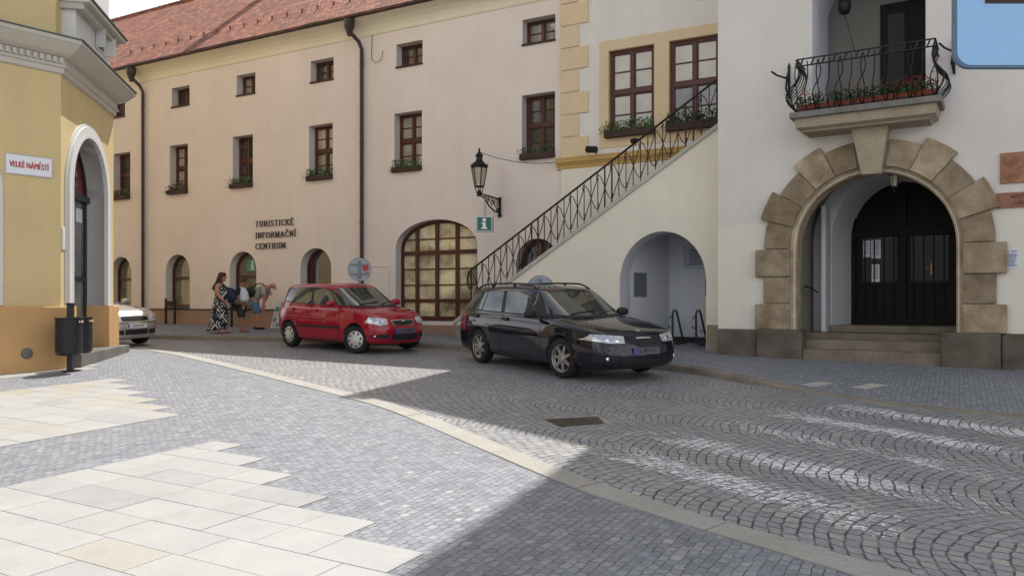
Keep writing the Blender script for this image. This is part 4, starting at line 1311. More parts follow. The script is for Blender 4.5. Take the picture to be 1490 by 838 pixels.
# white arched door surround, stepped mouldings
mb = WMB(YC)
for (e, d0) in ((.27, -.035), (.21, -.07), (.11, -.045), (.065, -.075)):
    o_ = arch(.47 - e, 2.58 + e, -.068, 2.13, 3.19 + e, 24)
    i_ = arch(.47, 2.58, -.068, 2.13, 3.19, 24)
    for k in range(1, len(o_) - 0):
        j = (k + 1) % len(o_)
        if k == len(o_) - 1: j = 0
        p, q, r, s_ = o_[k], o_[j], i_[j], i_[k]
        mb.quad((p[0], d0, p[1]), (q[0], d0, q[1]), (r[0], d0 + .002, r[1]), (s_[0], d0 + .002, s_[1]))
        mb.quad((p[0], d0, p[1]), (q[0], d0, q[1]), (q[0], .01, q[1]), (p[0], .01, p[1]))
for k in range(1, len(i_)):
    j = (k + 1) % len(i_)
    p, q = i_[k], i_[j]
    mb.quad((p[0], -.075, p[1]), (q[0], -.075, q[1]), (q[0], .40, q[1]), (p[0], .40, p[1]))
mb.build('door_surround', M['trim'], cb, fix=False)
# orange jamb bases beside the steps
for a, b in ((.19, .50), (2.55, 2.86)):
    mb = WMB(YC); mb.box(a, b, -.105, .36, -1.6, -.065); mb.build('jamb_base', M['yellowlow'], cb)
# door: black frame, glass, dark red fanlight
mb = WMB(YC); dy = .33
mb.box(.47, .58, dy, dy + .08, -.93, 2.08); mb.box(2.47, 2.58, dy, dy + .08, -.93, 2.08); mb.box(.47, 2.58, dy - .06, dy + .08, 2.04, 2.16); mb.box(1.46, 1.58, dy, dy + .08, -.93, 2.05); mb.box(.58, 2.47, dy + .002, dy + .07, .42, .52); mb.box(.58, 2.47, dy + .002, dy + .07, -.93, -.8)
mb.tube([(.52, dy, 2.1)] + [(1.525 + 1.02 * math.cos(a), dy + .03, 2.13 + 1.02 * math.sin(a)) for a in [PI - PI * i / 14 for i in range(15)]] + [(2.53, dy, 2.1)], .045, 6)
do = mb.build('door', M['black_metal'], cb)
mb = WMB(YC); mb.quad((.5, dy + .04, -.8), (2.5, dy + .04, -.8), (2.5, dy + .04, 2.06), (.5, dy + .04, 2.06)); mb.build('pane', pane_mat('shop door glass', (.20, .20, .19), (.10, .10, .10), spec=.9), do, fix=False)
mb = WMB(YC); mb.tess([arch(.48, 2.57, 2.12, 2.13, 3.18, 20)], dy + .035); mb.build('fanlight', simple('wine red fanlight', (.14, .015, .022), .3, var=.2), do, fix=False)
mb = WMB(YC)
for k in range(16):
    a = 1.75 + random.uniform(-.32, .30); z = 2.52 + random.uniform(-.14, .18)
    mb.tube([(a, dy + .03, z), (a + random.uniform(-.12, .12), dy + .03, z + random.uniform(-.1, .1)), (a + random.uniform(-.15, .15), dy + .03, z + random.uniform(-.12, .12))], random.uniform(.012, .03), 5)
mb.build('fanlight_picture', simple('faded gold figures', (.38, .24, .17), .5), do)
for a, z0, z1, b in ((2.0, 1.62, 1.90, 2.36), (1.64, 1.06, 1.18, 1.86), (1.64, .80, 1.02, 1.84), (1.64, .62, .72, 1.84)):
    mb = WMB(YC); mb.box(a, b, dy + .03, dy + .036, z0, z1); mb.build('notice', M['paper'], do)
# steps
mb = WMB(YC); mb.box(.12, 3.34, -.30, .42, -1.6, -.92); mb.build('step', M['greystone'], cb, bevel=.015)
# oriel strip above the cornice with a tiny window
mb = WMB(YC); mb.box(.34, 2.40, -.14, .12, 4.62, 5.44); orl = mb.build('oriel', M['trim'], cb)
mb = WMB(YC)
mb.extrude([(.18, 5.40), (2.60, 5.40), (2.60, 5.47), (.18, 5.47)], -.42, .1); mb.extrude([(.26, 5.30), (2.5, 5.30), (2.55, 5.40), (.22, 5.40)], -.30, .1)
mb.build('oriel_eave', M['cornice'], orl)
mb = WMB(YC); mb.box(.15, 2.63, -.45, .1, 5.472, 5.50); mb.build('eave_flashing', simple('green copper flashing', (.05, .10, .085), .5, metal=.4), orl)
mb = WMB(YC); mb.box(.55, 2.1, -.22, .1, 5.50, 8.2); mb.build('oriel_upper', M['trim'], orl)
mb = WMB(YC); mb.box(1.50, 2.02, -.155, -.10, 4.98, 5.34)
for a, s_ in ((1.50, -1), (2.02, 1)):
    mb.obox((a + s_ * .05, -.25, 5.16), (s_ * .03, -.10, 0), (.012, .005, 0), (0, 0, .18))
wo = mb.build('oriel_window', M['trim'], orl)
mb = WMB(YC); mb.box(1.55, 1.97, -.158, -.150, 5.02, 5.30); mb.build('pane', M['pane'], wo)
mb = WMB(YC); mb.box(1.74, 1.775, -.165, -.152, 5.02, 5.30); mb.box(1.55, 1.97, -.165, -.152, 5.15, 5.17); mb.build('glazing_bar', M['wood'], wo)
# small fittings
mb = WMB(YC); mb.box(.03, .16, -.022, .0, .94, 1.34); mb.box(.05, .14, -.027, -.015, 1.0, 1.28); mb.build('letter_box', M['trim'], cb, bevel=.006)
mb = WMB(YL); mb.lathe([(.0, -.135), (.05, -.135), (.085, -.125), (.095, -.10)], 14, (-.58, 0, -.87), 'y'); mb.build('wall_vent', M['greystone'], cb, smooth=True)
# street name sign
t = YL.thing('street_sign', -.515, -.0, 2.345, 'white enamel street name plate with red lettering on the yellow wall', 'sign')
mb = MB(); mb.box(-.37, .37, -.03, 0, -.175, .175); mb.build('plate', M['white_paint'], t, bevel=.008)
mb = MB()
for a, b, c, d in ((-.37, .37, .158, .172), (-.37, .37, -.172, -.158), (-.37, -.356, -.158, .158), (.356, .37, -.158, .158)): mb.box(a, b, -.032, -.0295, c, d)
mb.build('border', simple('pale grey edge', (.42, .40, .44), .5), t)
text_mesh('VELKÉ NÁMĚSTÍ', .142, .002, 'red_paint', t, 'lettering', (0, -.033, -.008), RX, sx=.60, fat=.0035)

# twin litter bin on a post
t = empty('litter_bin', (-7.60, 13.72, gz(-7.6, 13.72)), YC.rz, 'black twin litter bin on a post by the yellow corner', 'litter bin')
mb = MB(); mb.box(-.065, .065, -.045, .045, 0, 1.15); mb.box(-.11, .11, -.11, .11, 0, .02); mb.box(-.05, .05, -.06, .06, 1.15, 1.18); mb.build('post', M['black_metal'], t, bevel=.008)
for sg in (-1, 1):
    mb = MB(); cx_ = sg * .27
    pf = [(.0, .30), (.17, .30), (.20, .34)]
    for k in range(15):
        z = .36 + k * .037
        pf += [(.208, z), (.208, z + .024), (.202, z + .030)]
    pf += [(.215, .915), (.22, .93), (.19, .935), (.185, .80), (0, .78)]
    mb.lathe(pf, 24, (cx_, -.06, 0)); c_ = mb.build('bin', M['black_metal'], t, smooth=False)
    mb = MB()
    for a in (-2.0, -1.75, -1.5):
        mb.lathe([(.0, -.002), (.022, -.002), (.022, .004)], 10, (cx_ + .214 * math.cos(a), -.06 + .214 * math.sin(a), .865), 'y')
    mb.build('sticker', simple('cream sticker', (.62, .47, .33), .6), c_)

# ------------------------------------------------------------------ lettering on the long wall (own serif stroke alphabet)
GL = {'T': (.72, [[(.36, 0), (.36, 1)], [(0, 1), (.72, 1)]], [(.36, 0)]),
 'U': (.78, [[(.14, 1), (.14, .3), (.2, .08), (.38, 0), (.56, .08), (.64, .3), (.64, 1)]], [(.14, 1), (.64, 1)]),
 'R': (.78, [[(.14, 0), (.14, 1), (.45, 1), (.6, .9), (.62, .74), (.55, .58), (.42, .52), (.14, .52)], [(.38, .52), (.72, 0)]], [(.14, 0), (.72, 0)]),
 'I': (.36, [[(.18, 0), (.18, 1)]], [(.18, 0), (.18, 1)]),
 'S': (.62, [[(.55, .84), (.45, .98), (.28, 1), (.12, .9), (.1, .72), (.2, .58), (.42, .45), (.54, .3), (.5, .1), (.34, 0), (.16, .03), (.06, .18)]], []),
 'C': (.72, [[(.66, .8), (.55, .96), (.38, 1), (.2, .9), (.1, .68), (.09, .4), (.18, .12), (.36, 0), (.54, .04), (.67, .2)]], []),
 'K': (.78, [[(.14, 0), (.14, 1)], [(.62, 1), (.14, .45)], [(.3, .6), (.7, 0)]], [(.14, 0), (.14, 1), (.7, 0), (.62, 1)]),
 'E': (.66, [[(.58, .86), (.58, 1), (.14, 1), (.14, 0), (.6, 0), (.6, .15)], [(.14, .52), (.46, .52)]], [(.14, 0), (.14, 1)]),
 'N': (.82, [[(.14, 0), (.14, 1), (.68, 0), (.68, 1)]], [(.14, 0), (.68, 1), (.1, 1)]),
 'F': (.64, [[(.58, .85), (.58, 1), (.14, 1), (.14, 0)], [(.14, .52), (.46, .52)]], [(.14, 0), (.14, 1)]),
 'O': (.8, [[(.4, 0), (.2, .08), (.1, .3), (.09, .6), (.2, .9), (.4, 1), (.6, .9), (.7, .6), (.7, .3), (.6, .08), (.4, 0)]], []),
 'M': (.98, [[(.12, 0), (.16, 1), (.48, .1), (.80, 1), (.86, 0)]], [(.12, 0), (.86, 0), (.14, 1), (.82, 1)]),
 'A': (.82, [[(.08, 0), (.4, 1), (.74, 0)], [(.2, .34), (.62, .34)]], [(.08, 0), (.74, 0)])}
ACC = {'É': ('E', [[(.30, 1.14), (.46, 1.34)]]), 'Í': ('I', [[(.12, 1.14), (.28, 1.34)]]), 'Č': ('C', [[(.24, 1.34), (.38, 1.16), (.52, 1.34)]])}
t = FA.thing('wall_lettering', -8.16, 0, 1.6, 'dark metal letters spelling out the tourist information centre on the pinkish wall', 'lettering')
def word(txt, width, z, x0, hgt):
    mb = MB(); x = 0
    items = []
    for ch in txt:
        base, acc = (ACC[ch][0], ACC[ch][1]) if ch in ACC else (ch, [])
        wd, st_, se = GL[base]
        items.append((x, st_ + acc, se)); x += wd + .16
    sx = width / (x - .16)
    for ox, st_, se in items:
        for pl in st_:
            for a, b in zip(pl, pl[1:]):
                A_ = (x0 + (ox + a[0]) * sx, -.03, z + a[1] * hgt); B_ = (x0 + (ox + b[0]) * sx, -.03, z + b[1] * hgt)
                thick = .15 if abs(a[0] - b[0]) * sx < abs(a[1] - b[1]) * hgt else .10
                mb.bar(A_, B_, .02, thick * hgt)
        for s_ in se:
            mb.box(x0 + (ox + s_[0] - .15) * sx, x0 + (ox + s_[0] + .15) * sx, -.0405, -.0195, z + s_[1] * hgt - .035 * hgt, z + s_[1] * hgt + .045 * hgt)
    mb.build('word', simple('dark bronze letters', (.05, .036, .03), .5), t)
word('TURISTICKÉ', 1.56, .70, -.78, .165); word('INFORMAČNÍ', 1.66, .355, -.78, .165); word('CENTRUM', 1.25, .02, -.78, .165)

# ------------------------------------------------------------------ wall lantern, information sign, cables
t = FA.thing('wall_lantern', -.34, 0, 2.20, 'black wrought iron street lantern on a scrolled wall bracket', 'lamp')
mb = MB()
mb.bar((0, -.02, 0), (0, -.02, .46), .06, .035); mb.bar((0, 0, .40), (0, -1.04, .44), .028, .035)
mb.tube([(0, -.03, .06), (0, -.30, .08), (0, -.55, .18), (0, -.82, .36), (0, -.98, .40)], .020, 6)
def curl(c, r, turns, a0, n=22, sgn=1):
    return [(0, c[0] + r * (1 - .75 * k / n) * math.cos(a0 + sgn * turns * 2 * PI * k / n), c[1] + r * (1 - .75 * k / n) * math.sin(a0 + sgn * turns * 2 * PI * k / n)) for k in range(n + 1)]
for c, r, a0, sg in (((-.20, .27), .13, 0, 1), ((-.42, .29), .095, 2, -1), ((-.60, .32), .075, 0, 1), ((-.15, .13), .06, 1, -1), ((-.75, .36), .05, 0, 1)):
    mb.tube(curl(c, r, 1.4, a0, sgn=sg), .013, 5)
mb.lathe([(.0, -.06), (.05, -.04), (.055, .02), (.03, .06)], 8, (0, -.03, 0)); mb.lathe([(.05, .38), (.06, .46), (.03, .52)], 8, (0, -1.02, 0))
mb.build('bracket', M['iron'], t)
sub = MB()
L0 = [0]
mbs_before = len(bpy.data.objects)
lo = lantern(t, .97, zoff=0)
for o in (lo,): o.location = (0, -1.02, .50)
t2 = FA.thing('information_sign', -.22, -.96, 2.52, 'green box sign with a white letter i hanging below the wall lantern', 'sign', dr=.62)
mb = MB(); mb.tube([(0, 0, .08), (0, 0, -.45)], .012, 6); mb.tube([(.04, 0, -.45), (.04, 0, .0)], .006, 5); mb.build('rod', M['galv'], t2)
mb = MB(); mb.box(-.21, .21, -.08, .08, -.81, -.45); bx = mb.build('box', simple('grey sign casing', (.20, .24, .24), .4), t2, bevel=.006)
mb = MB(); mb.box(-.19, .155, -.084, -.079, -.79, -.47); mb.build('panel', M['green_paint'], t2)
mb = MB(); mb.box(-.205, -.191, -.085, -.078, -.805, -.455); mb.box(.157, .17, -.085, -.078, -.805, -.455); mb.box(-.19, .156, -.085, -.078, -.805, -.791); mb.box(-.19, .156, -.085, -.078, -.469, -.456); mb.build('border', M['white_paint'], t2)
def letter_i(mb, cx, cz_, s_, y0, y1):
    mb.extrude([(cx + .19 * s_ * math.cos(a), cz_ + .36 * s_ + .17 * s_ * math.sin(a)) for a in [2 * PI * k / 16 for k in range(16)]], y0, y1)
    mb.box(cx - .15 * s_, cx + .15 * s_, y0, y1, cz_ - .38 * s_, cz_ + .12 * s_)
    mb.box(cx - .27 * s_, cx - .149 * s_, y0, y1, cz_ + .0 * s_, cz_ + .12 * s_)
    mb.box(cx - .30 * s_, cx + .30 * s_, y0 - .0005, y1, cz_ - .50 * s_, cz_ - .37 * s_)
mb = MB(); letter_i(mb, -.02, -.625, .25, -.089, -.0845); mb.build('symbol', M['white_paint'], t2)
# green information sticker inside the arched window
t3 = FA.thing('window_sticker', -9.36, .245, 1.18, 'green information sticker with white letter i in the arched window', 'sticker')
mb = MB(); mb.box(-.24, .20, -.012, -.006, -.22, .17); mb.build('sheet', simple('pale green sticker', (.05, .24, .13), .3, coat=.8), t3)
mb = MB(); letter_i(mb, .02, -.03, .26, -.017, -.0125); mb.build('symbol', M['white_paint'], t3)
def cable(name, pts, label, r=.008):
    c = Vector(pts[0]); mb = MB(); mb.tube([tuple(Vector(p) - c) for p in pts], r, 5)
    o = mb.build(name, M['iron']); o.location = c
    return tag(o, label, 'cable')
def fw(u, y, z): x, yy = FA.w(u, y); return (x, yy, EYE + z)
cable('power_cable', [fw(-.30, -1.0, 3.62), fw(.0, -.8, 3.50), fw(.35, -.55, 3.42), fw(.75, -.25, 3.38), fw(1.1, -.06, 3.40), fw(1.42, -.03, 3.43)], 'thin dark cable sagging from the wall lantern to the cream house')
cable('power_cable', [fw(-4.42, -.02, 7.6), fw(-4.44, -.03, 7.1), fw(-4.44, -.04, 6.75), fw(-4.30, -.05, 6.62), fw(-4.12, -.05, 6.66), fw(-4.04, -.05, 6.85), fw(-4.06, -.03, 6.93)], 'thin loop of cable dangling from the eaves beside the downpipe')

# ------------------------------------------------------------------ flower boxes and pots
def leaf_cloud(n, box, size, seed, droop=0.0):
    r = random.Random(seed); mb = MB()
    for i in range(n):
        x = r.uniform(box[0], box[1]); y = r.uniform(box[2], box[3]); z = box[4] + (box[5] - box[4]) * r.random() ** 1.3
        s_ = size * r.uniform(.6, 1.3)
        a = Vector((r.gauss(0, 1), r.gauss(0, 1), r.gauss(0, .7))).normalized(); b = a.orthogonal().normalized()
        b = Matrix.Rotation(r.uniform(0, 6.28), 3, a) @ b
        c = a.cross(b); p = Vector((x, y, z))
        mb.add([p - b * s_, p + c * s_ * .5 + a * s_ * .15, p + b * s_, p - c * s_ * .5 + a * s_ * .15], [(0, 1, 2, 3)])
    return mb
def flower_box(F, u0, u1, y, z0, h, label, seed, flower=None, nfl=0, dense=150, hi=.20, parent_group='flower boxes on the window sills'):
    c = (u0 + u1) / 2; w = (u1 - u0) / 2
    t = F.thing('flower_box', c, y, z0, label, 'flower box', parent_group)
    mb = MB(); b_ = .012
    mb.box(-w, w, -.20, -.185, 0, h); mb.box(-w, w, -.02, -.005, 0, h); mb.box(-w, -w + .015, -.185, -.02, 0, h); mb.box(w - .015, w, -.185, -.02, 0, h); mb.box(-w + .015, w - .015, -.185, -.02, 0, h - .03)
    mb.build('box', M['box_wood'], t, bevel=.004, seg=1)
    lc = leaf_cloud(dense, (-w * .97, w * .97, -.23, .02, h - .05, h + hi), .042, seed)
    l2 = leaf_cloud(int(dense * .12), (-w - .12, -w * .5, -.25, -.12, h - .10, h + hi * .6), .03, seed + 50); lc.add(l2.v, l2.f)
    lc.build('foliage', M['leaf'] if seed % 2 else M['leaf2'], t, fix=False)
    if flower: leaf_cloud(nfl, (-w, w * .9, -.24, -.02, h + .0, h + hi + .02), .026, seed + 90).build('blossom', M[flower], t, fix=False)
    return t
fb = [(-15.83, -14.93, 'flower box with red and pink blossom under the window beside the yellow corner', 1, 'pinkflower', 60),
      (-12.93, -12.02, 'flower box with pink blossom on the first window right of the far downpipe', 2, 'pinkflower', 40),
      (-10.0, -9.08, 'green planted flower box on the window above the man bending over', 3, None, 0),
      (-6.82, -5.88, 'flower box with trailing shoots just left of the near downpipe', 4, 'pinkflower', 8),
      (-3.71, -2.78, 'green leafy flower box just right of the near downpipe', 5, None, 0),
      (.27, 1.20, 'dark flower box with sparse plants on the window beside the ochre corner blocks', 6, None, 0)]
for a, b, lab, sd, fl, nf in fb:
    flower_box(FA, a, b, .08, 3.53, .14, lab, sd, fl, nf, dense=210 if sd != 6 else 130)
flower_box(FA, 2.57, 3.78, -.03, 3.83, .17, 'wide flower box with dense green plants left of the two boxes above the stairs', 7, 'pinkflower', 5, 320, .22)
flower_box(FA, 4.05, 5.28, -.03, 3.83, .17, 'wide dark flower box behind the stair railing next to the town hall', 8, None, 0, 320, .22)

pot_lab = ['terracotta trough of red geraniums at the left end of the balcony', 'terracotta trough second from the left on the balcony', 'terracotta trough third from the left on the balcony', 'terracotta trough in the middle of the balcony', 'terracotta trough third from the right on the balcony', 'terracotta trough with many red geraniums second from the right on the balcony', 'terracotta trough of red geraniums at the right end of the balcony']
for i in range(7):
    u = 1.78 + i * .315
    t = TH.thing('flower_trough', u, -.52, 3.357, pot_lab[i], 'flower pot', 'flower troughs along the balcony')
    mb = MB(); mb.add([(-.13, -.07, 0), (.13, -.07, 0), (.13, .07, 0), (-.13, .07, 0), (-.15, -.09, .15), (.15, -.09, .15), (.15, .09, .15), (-.15, .09, .15)], [(3, 2, 1, 0), (0, 1, 5, 4), (1, 2, 6, 5), (2, 3, 7, 6), (3, 0, 4, 7), (4, 5, 6, 7)])
    mb.build('pot', M['terracotta'], t, bevel=.008)
    leaf_cloud(130, (-.17, .17, -.14, .12, .13, .33), .035, 30 + i).build('foliage', M['leaf2'], t, fix=False)
    nf = (50, 14, 10, 16, 30, 60, 60)[i]
    leaf_cloud(nf, (-.17, .17, -.17, .12, .22 if i else .05, .42 if i > 3 else .40), .024, 60 + i).build('blossom', M['flower'], t, fix=False)
# ------------------------------------------------------------------ street furniture
def sign_back(name, x, y, z, r, label, rz, sticker):
    t = empty(name, (x, y, gz(x, y) + .11), rz, label, 'traffic sign', 'backs of round traffic signs')
    h = EYE + z - (gz(x, y) + .11)
    mb = MB(); mb.tube([(0, .045, 0), (0, .045, h + r * .9)], .03, 8); mb.build('post', M['galv'], t)
    mb = MB(); mb.lathe([(0, -.012), (r - .01, -.012), (r, -.02), (r, .012), (r - .02, .012), (r - .03, 0), (0, 0)], 32, (0, 0, h), 'y'); d = mb.build('disc', M['galv'], t)
    mb = MB()
    for q in (-.4, .4):
        mb.box(-r * .75, r * .75, -.035, -.02, h + q * r - .02, h + q * r + .02)
    mb.box(-.035, .035, -.055, -.036, h - r * .75, h + r * .75); mb.build('clamp_rail', simple('dull steel', (.16, .18, .20), .5, metal=.6), t)
    if sticker:
        mb = MB(); mb.obox((r * .52, -.024, h + r * .18), (r * .24, 0, r * .06), (0, .002, 0), (-r * .06, 0, r * .26)); mb.obox((r * .6, -.024, h - r * .30), (r * .12, 0, r * .1), (0, .002, 0), (-r * .04, 0, r * .05)); mb.build('sticker', M['red_paint'], t)
sign_back('traffic_sign', -3.71, 19.4, .80, .285, 'grey back of a round traffic sign with red stickers behind the red car', .12, True)
sign_back('traffic_sign', .575, 16.1, .26, .285, 'plain grey back of a round traffic sign behind the dark estate car', .05, False)
for i, (x, y, rz) in enumerate(((-11.08, 25.85, 0), (-8.42, 24.35, 0))):
    t = empty('parking_hoop', (x, y, gz(x, y) + .12), FA.rz + .3, ('black double post bicycle hoop left of the people', 'black double post bicycle hoop behind the two women')[i], 'bike rack', 'bicycle hoops along the long wall')
    mb = MB()
    for sx in (-.16, .16): mb.box(sx - .028, sx + .028, -.028, .028, 0, .80); mb.lathe([(.04, .80), (.04, .82), (.0, .84)], 8, (sx, 0, 0))
    mb.build('post', M['black_metal'], t)
    mb = MB(); mb.box(-.132, .132, -.03, .03, .58, .75); mb.box(-.132, .132, -.02, .02, .50, .525); mb.build('panel', M['black_metal'], t)
# poster A-board
t = empty('notice_stand', (-6.92, 23.55, gz(-6.92, 23.55) + .12), -.35, 'leaning white board full of small posters on the pavement by the red car', 'notice board')
mb = MB(); tl = .16
def bp(x, z, o=0): return (x + .12 * (z / .8), tl * z / .8 - o, z)
mb.add([bp(-.27, .02), bp(.20, .02), bp(.20, .80), bp(-.27, .80), bp(-.27, .02, -.02), bp(.20, .02, -.02), bp(.20, .80, -.02), bp(-.27, .80, -.02)], [(0, 1, 2, 3), (7, 6, 5, 4), (0, 4, 5, 1), (1, 5, 6, 2), (2, 6, 7, 3), (3, 7, 4, 0)])
mb.bar((-.2, .3, 0), bp(-.12, .7), .03, .03); mb.bar((.2, .3, 0), bp(.14, .7), .03, .03)
mb.build('board', M['paper'], t)
rp = random.Random(4)
cols = [(.30, .34, .28), (.45, .40, .28), (.24, .28, .30), (.02, .22, .10), (.5, .5, .46), (.32, .28, .16), (.2, .23, .2), (.40, .42, .42)]
pm_ = [simple('poster print', c, .6, var=.45, nscale=60) for c in cols]
k = 0
for r_ in range(5):
    for c_ in range(3):
        z0 = .05 + r_ * .15; x0 = -.25 + c_ * .145
        mb = MB(); mb.quad(bp(x0, z0, .004), bp(x0 + .13, z0, .004), bp(x0 + .13, z0 + .135, .004), bp(x0, z0 + .135, .004)); mb.build('poster', pm_[3] if (r_ == 3 and c_ < 2) else pm_[rp.choice((0, 1, 2, 4, 5, 6, 7))], t, fix=False)
# manhole cover
mb = MB()
mc = [(.36, 9.03), (.99, 9.20), (1.02, 8.78), (.52, 8.58)]
mb.add([(x, y, gz(x, y) + .010) for x, y in mc], [(0, 1, 2, 3)])
c0 = Vector((.71, 8.9))
for i in range(1, 9):
    f = i / 9
    a = Vector(mc[0]).lerp(Vector(mc[3]), f); b = Vector(mc[1]).lerp(Vector(mc[2]), f)
    a = a.lerp(b, .06); b = b.lerp(a, .06)
    mb.bar((a.x, a.y, gz(a.x, a.y) + .012), (b.x, b.y, gz(b.x, b.y) + .012), .022, .008)
mco = mb.build('manhole_cover', simple('rusty cast iron', (.10, .075, .055), .7, metal=.3, var=.3, nscale=12), fix=False)
tag(mco, 'rusty cast iron manhole cover set in the cobbled road', 'manhole cover')
# blue road sign near the camera
t = empty('road_sign', (2.275, 3.42, gz(2.235, 3.42)), 0, 'light blue rounded road sign on a grey post at the upper right edge', 'road sign')
mb = MB(); mb.tube([(0.01, .05, 0), (0.01, .05, 3.45)], .024, 12); mb.build('post', M['galv'], t)
def rrect(a, z0, z1, r, n=6):
    out = []
    for cx_, cz2, a0 in ((a - r, z1 - r, 0), (-a + r, z1 - r, PI / 2), (-a + r, z0 + r, PI), (a - r, z0 + r, 1.5 * PI)):
        out += [(cx_ + r * math.cos(a0 + PI / 2 * k / n), cz2 + r * math.sin(a0 + PI / 2 * k / n)) for k in range(n + 1)]
    return out
zb_ = EYE + 1.0 - gz(2.235, 3.42)
mb = MB(); mb.extrude(rrect(.385, zb_, zb_ + .75, .07), -.012, .012); mb.build('rim', M['bluesign_edge'], t, bevel=.004)
mb = MB(); mb.extrude(rrect(.373, zb_ + .012, zb_ + .738, .06), -.0155, -.011); mb.build('panel', M['bluesign'], t)
mb = MB(); mb.extrude([(-.255, zb_ + .275), (.255, zb_ + .275), (.255, zb_ + .33), (-.255, zb_ + .33)], -.0185, -.015); mb.extrude([(-.215, zb_ + .36), (.215, zb_ + .36), (.0, zb_ + .62)], -.0185, -.015); mb.build('pictogram', M['box_wood'], t)
# ------------------------------------------------------------------ cars
def paint_mat(name, col, metal=.0, flake=.0):
    m, nt, b = newmat(name)
    co = objco(nt)
    f = noise(nt, co, 1.4, 4)
    L(nt, ramp(nt, f, [(.3, tuple(x * .92 for x in col)), (.7, col)]), b.inputs['Base Color'])
    b.inputs['Metallic'].default_value = metal; b.inputs['Roughness'].default_value = .4; b.inputs['Specular IOR Level'].default_value = .0
    b.inputs['Coat Weight'].default_value = 1.0; b.inputs['Coat Roughness'].default_value = .03
    bump(nt, noise(nt, co, 420, 2), .015, .002, b)
    return m
M['car_red'] = paint_mat('red car paint', (.33, .008, .024), .1)
M['car_dark'] = paint_mat('dark blue black car paint', (.009, .009, .016), .0)
M['car_silver'] = paint_mat('silver car paint', (.50, .49, .46), .75)
M['car_glass'] = pane_mat('tinted car glass', (.060, .068, .060), (.022, .026, .023), rough=.015, spec=.8, wav=.0)
M['black_plastic'] = simple('black plastic', (.016, .016, .018), .55, var=.1)
M['tyre'] = simple('tyre rubber', (.018, .018, .018), .85, var=.25, nscale=30)
M['cap_silver'] = simple('silver wheel cover', (.52, .50, .46), .38, metal=.35, var=.06)
M['alloy'] = simple('dull alloy', (.34, .30, .28), .40, metal=.6, var=.1)
M['chrome'] = simple('chrome', (.70, .70, .72), .12, metal=1.0, var=.02)
M['lamp_clear'] = simple('headlight lens', (.55, .56, .58), .10, metal=.35, coat=1.0, var=.35, nscale=16)
M['lamp_bowl'] = simple('headlight reflector', (.78, .79, .82), .06, metal=.9, coat=1.0, var=.1, nscale=30)
M['amber'] = simple('amber indicator lens', (.55, .30, .13), .15, coat=1.0)
M['tail'] = simple('red tail lamp', (.30, .012, .02), .15, coat=1.0)
M['plate_blur'] = simple('dusty number plate', (.115, .10, .13), .6, var=.25, nscale=14)
M['plate_white'] = simple('number plate', (.62, .61, .60), .5, var=.03)
M['plate_blue'] = simple('plate blue strip', (.03, .09, .42), .5)
M['door_gap'] = simple('panel gap', (.006, .006, .007), .8)

def lerp_pts(pts, x):
    if x <= pts[0][0]: return pts[0][1]
    for (a, b), (c, d) in zip(pts, pts[1:]):
        if x <= c:
            t = (x - a) / (c - a); t = t * t * (3 - 2 * t) * .5 + t * .5
            return b + (d - b) * t
    return pts[-1][1]
def half_plan(ctrl, n):
    return resamp(smooth_poly(ctrl, 8), n)
def shell(plans, zs, crown, n=26, bottom=True):
    """plans: list of half plans (front centre to rear centre), zs: z function per level"""
    mb = MB(); rows = []
    for pl, zf in zip(plans, zs):
        R_ = [(x, -y, zf(x)) for x, y in pl]; L_ = [(x, y, zf(x)) for x, y in pl[-2:0:-1]]
        rows.append(R_ + L_)
    mb.grid(rows, closed=True)
    def capz(pl, zf, cr):
        g = []
        wmax = max(p[1] for p in pl)
        for x, y in pl:
            r = []
            for k in range(9):
                f = -1 + 2 * k / 8
                r.append((x, y * f, zf(x) + cr * (1 - f * f) * (y / wmax)))
            g.append(r)
        mb.grid(g)
    capz(plans[-1], zs[-1], crown)
    if bottom: capz(plans[0], zs[0], 0)
    return mb
def to_mesh(o):
    dg = bpy.context.evaluated_depsgraph_get()
    me = bpy.data.meshes.new_from_object(o.evaluated_get(dg))
    return me
def shaped(mb, name, mats, cutters=None, sub=1):
    o = mb.build(name, mats, None, smooth=True, merge=True)
    if sub:
        s_ = o.modifiers.new('s', 'SUBSURF'); s_.levels = sub; s_.render_levels = sub
    if cutters:
        b = o.modifiers.new('b', 'BOOLEAN'); b.operation = 'DIFFERENCE'; b.object = cutters; b.solver = 'EXACT'
    bpy.context.view_layer.update()
    me = to_mesh(o)
    old = o.data
    bpy.data.objects.remove(o); bpy.data.meshes.remove(old)
    return me
def rs(pts, n): return resamp([tuple(p) for p in pts], n)
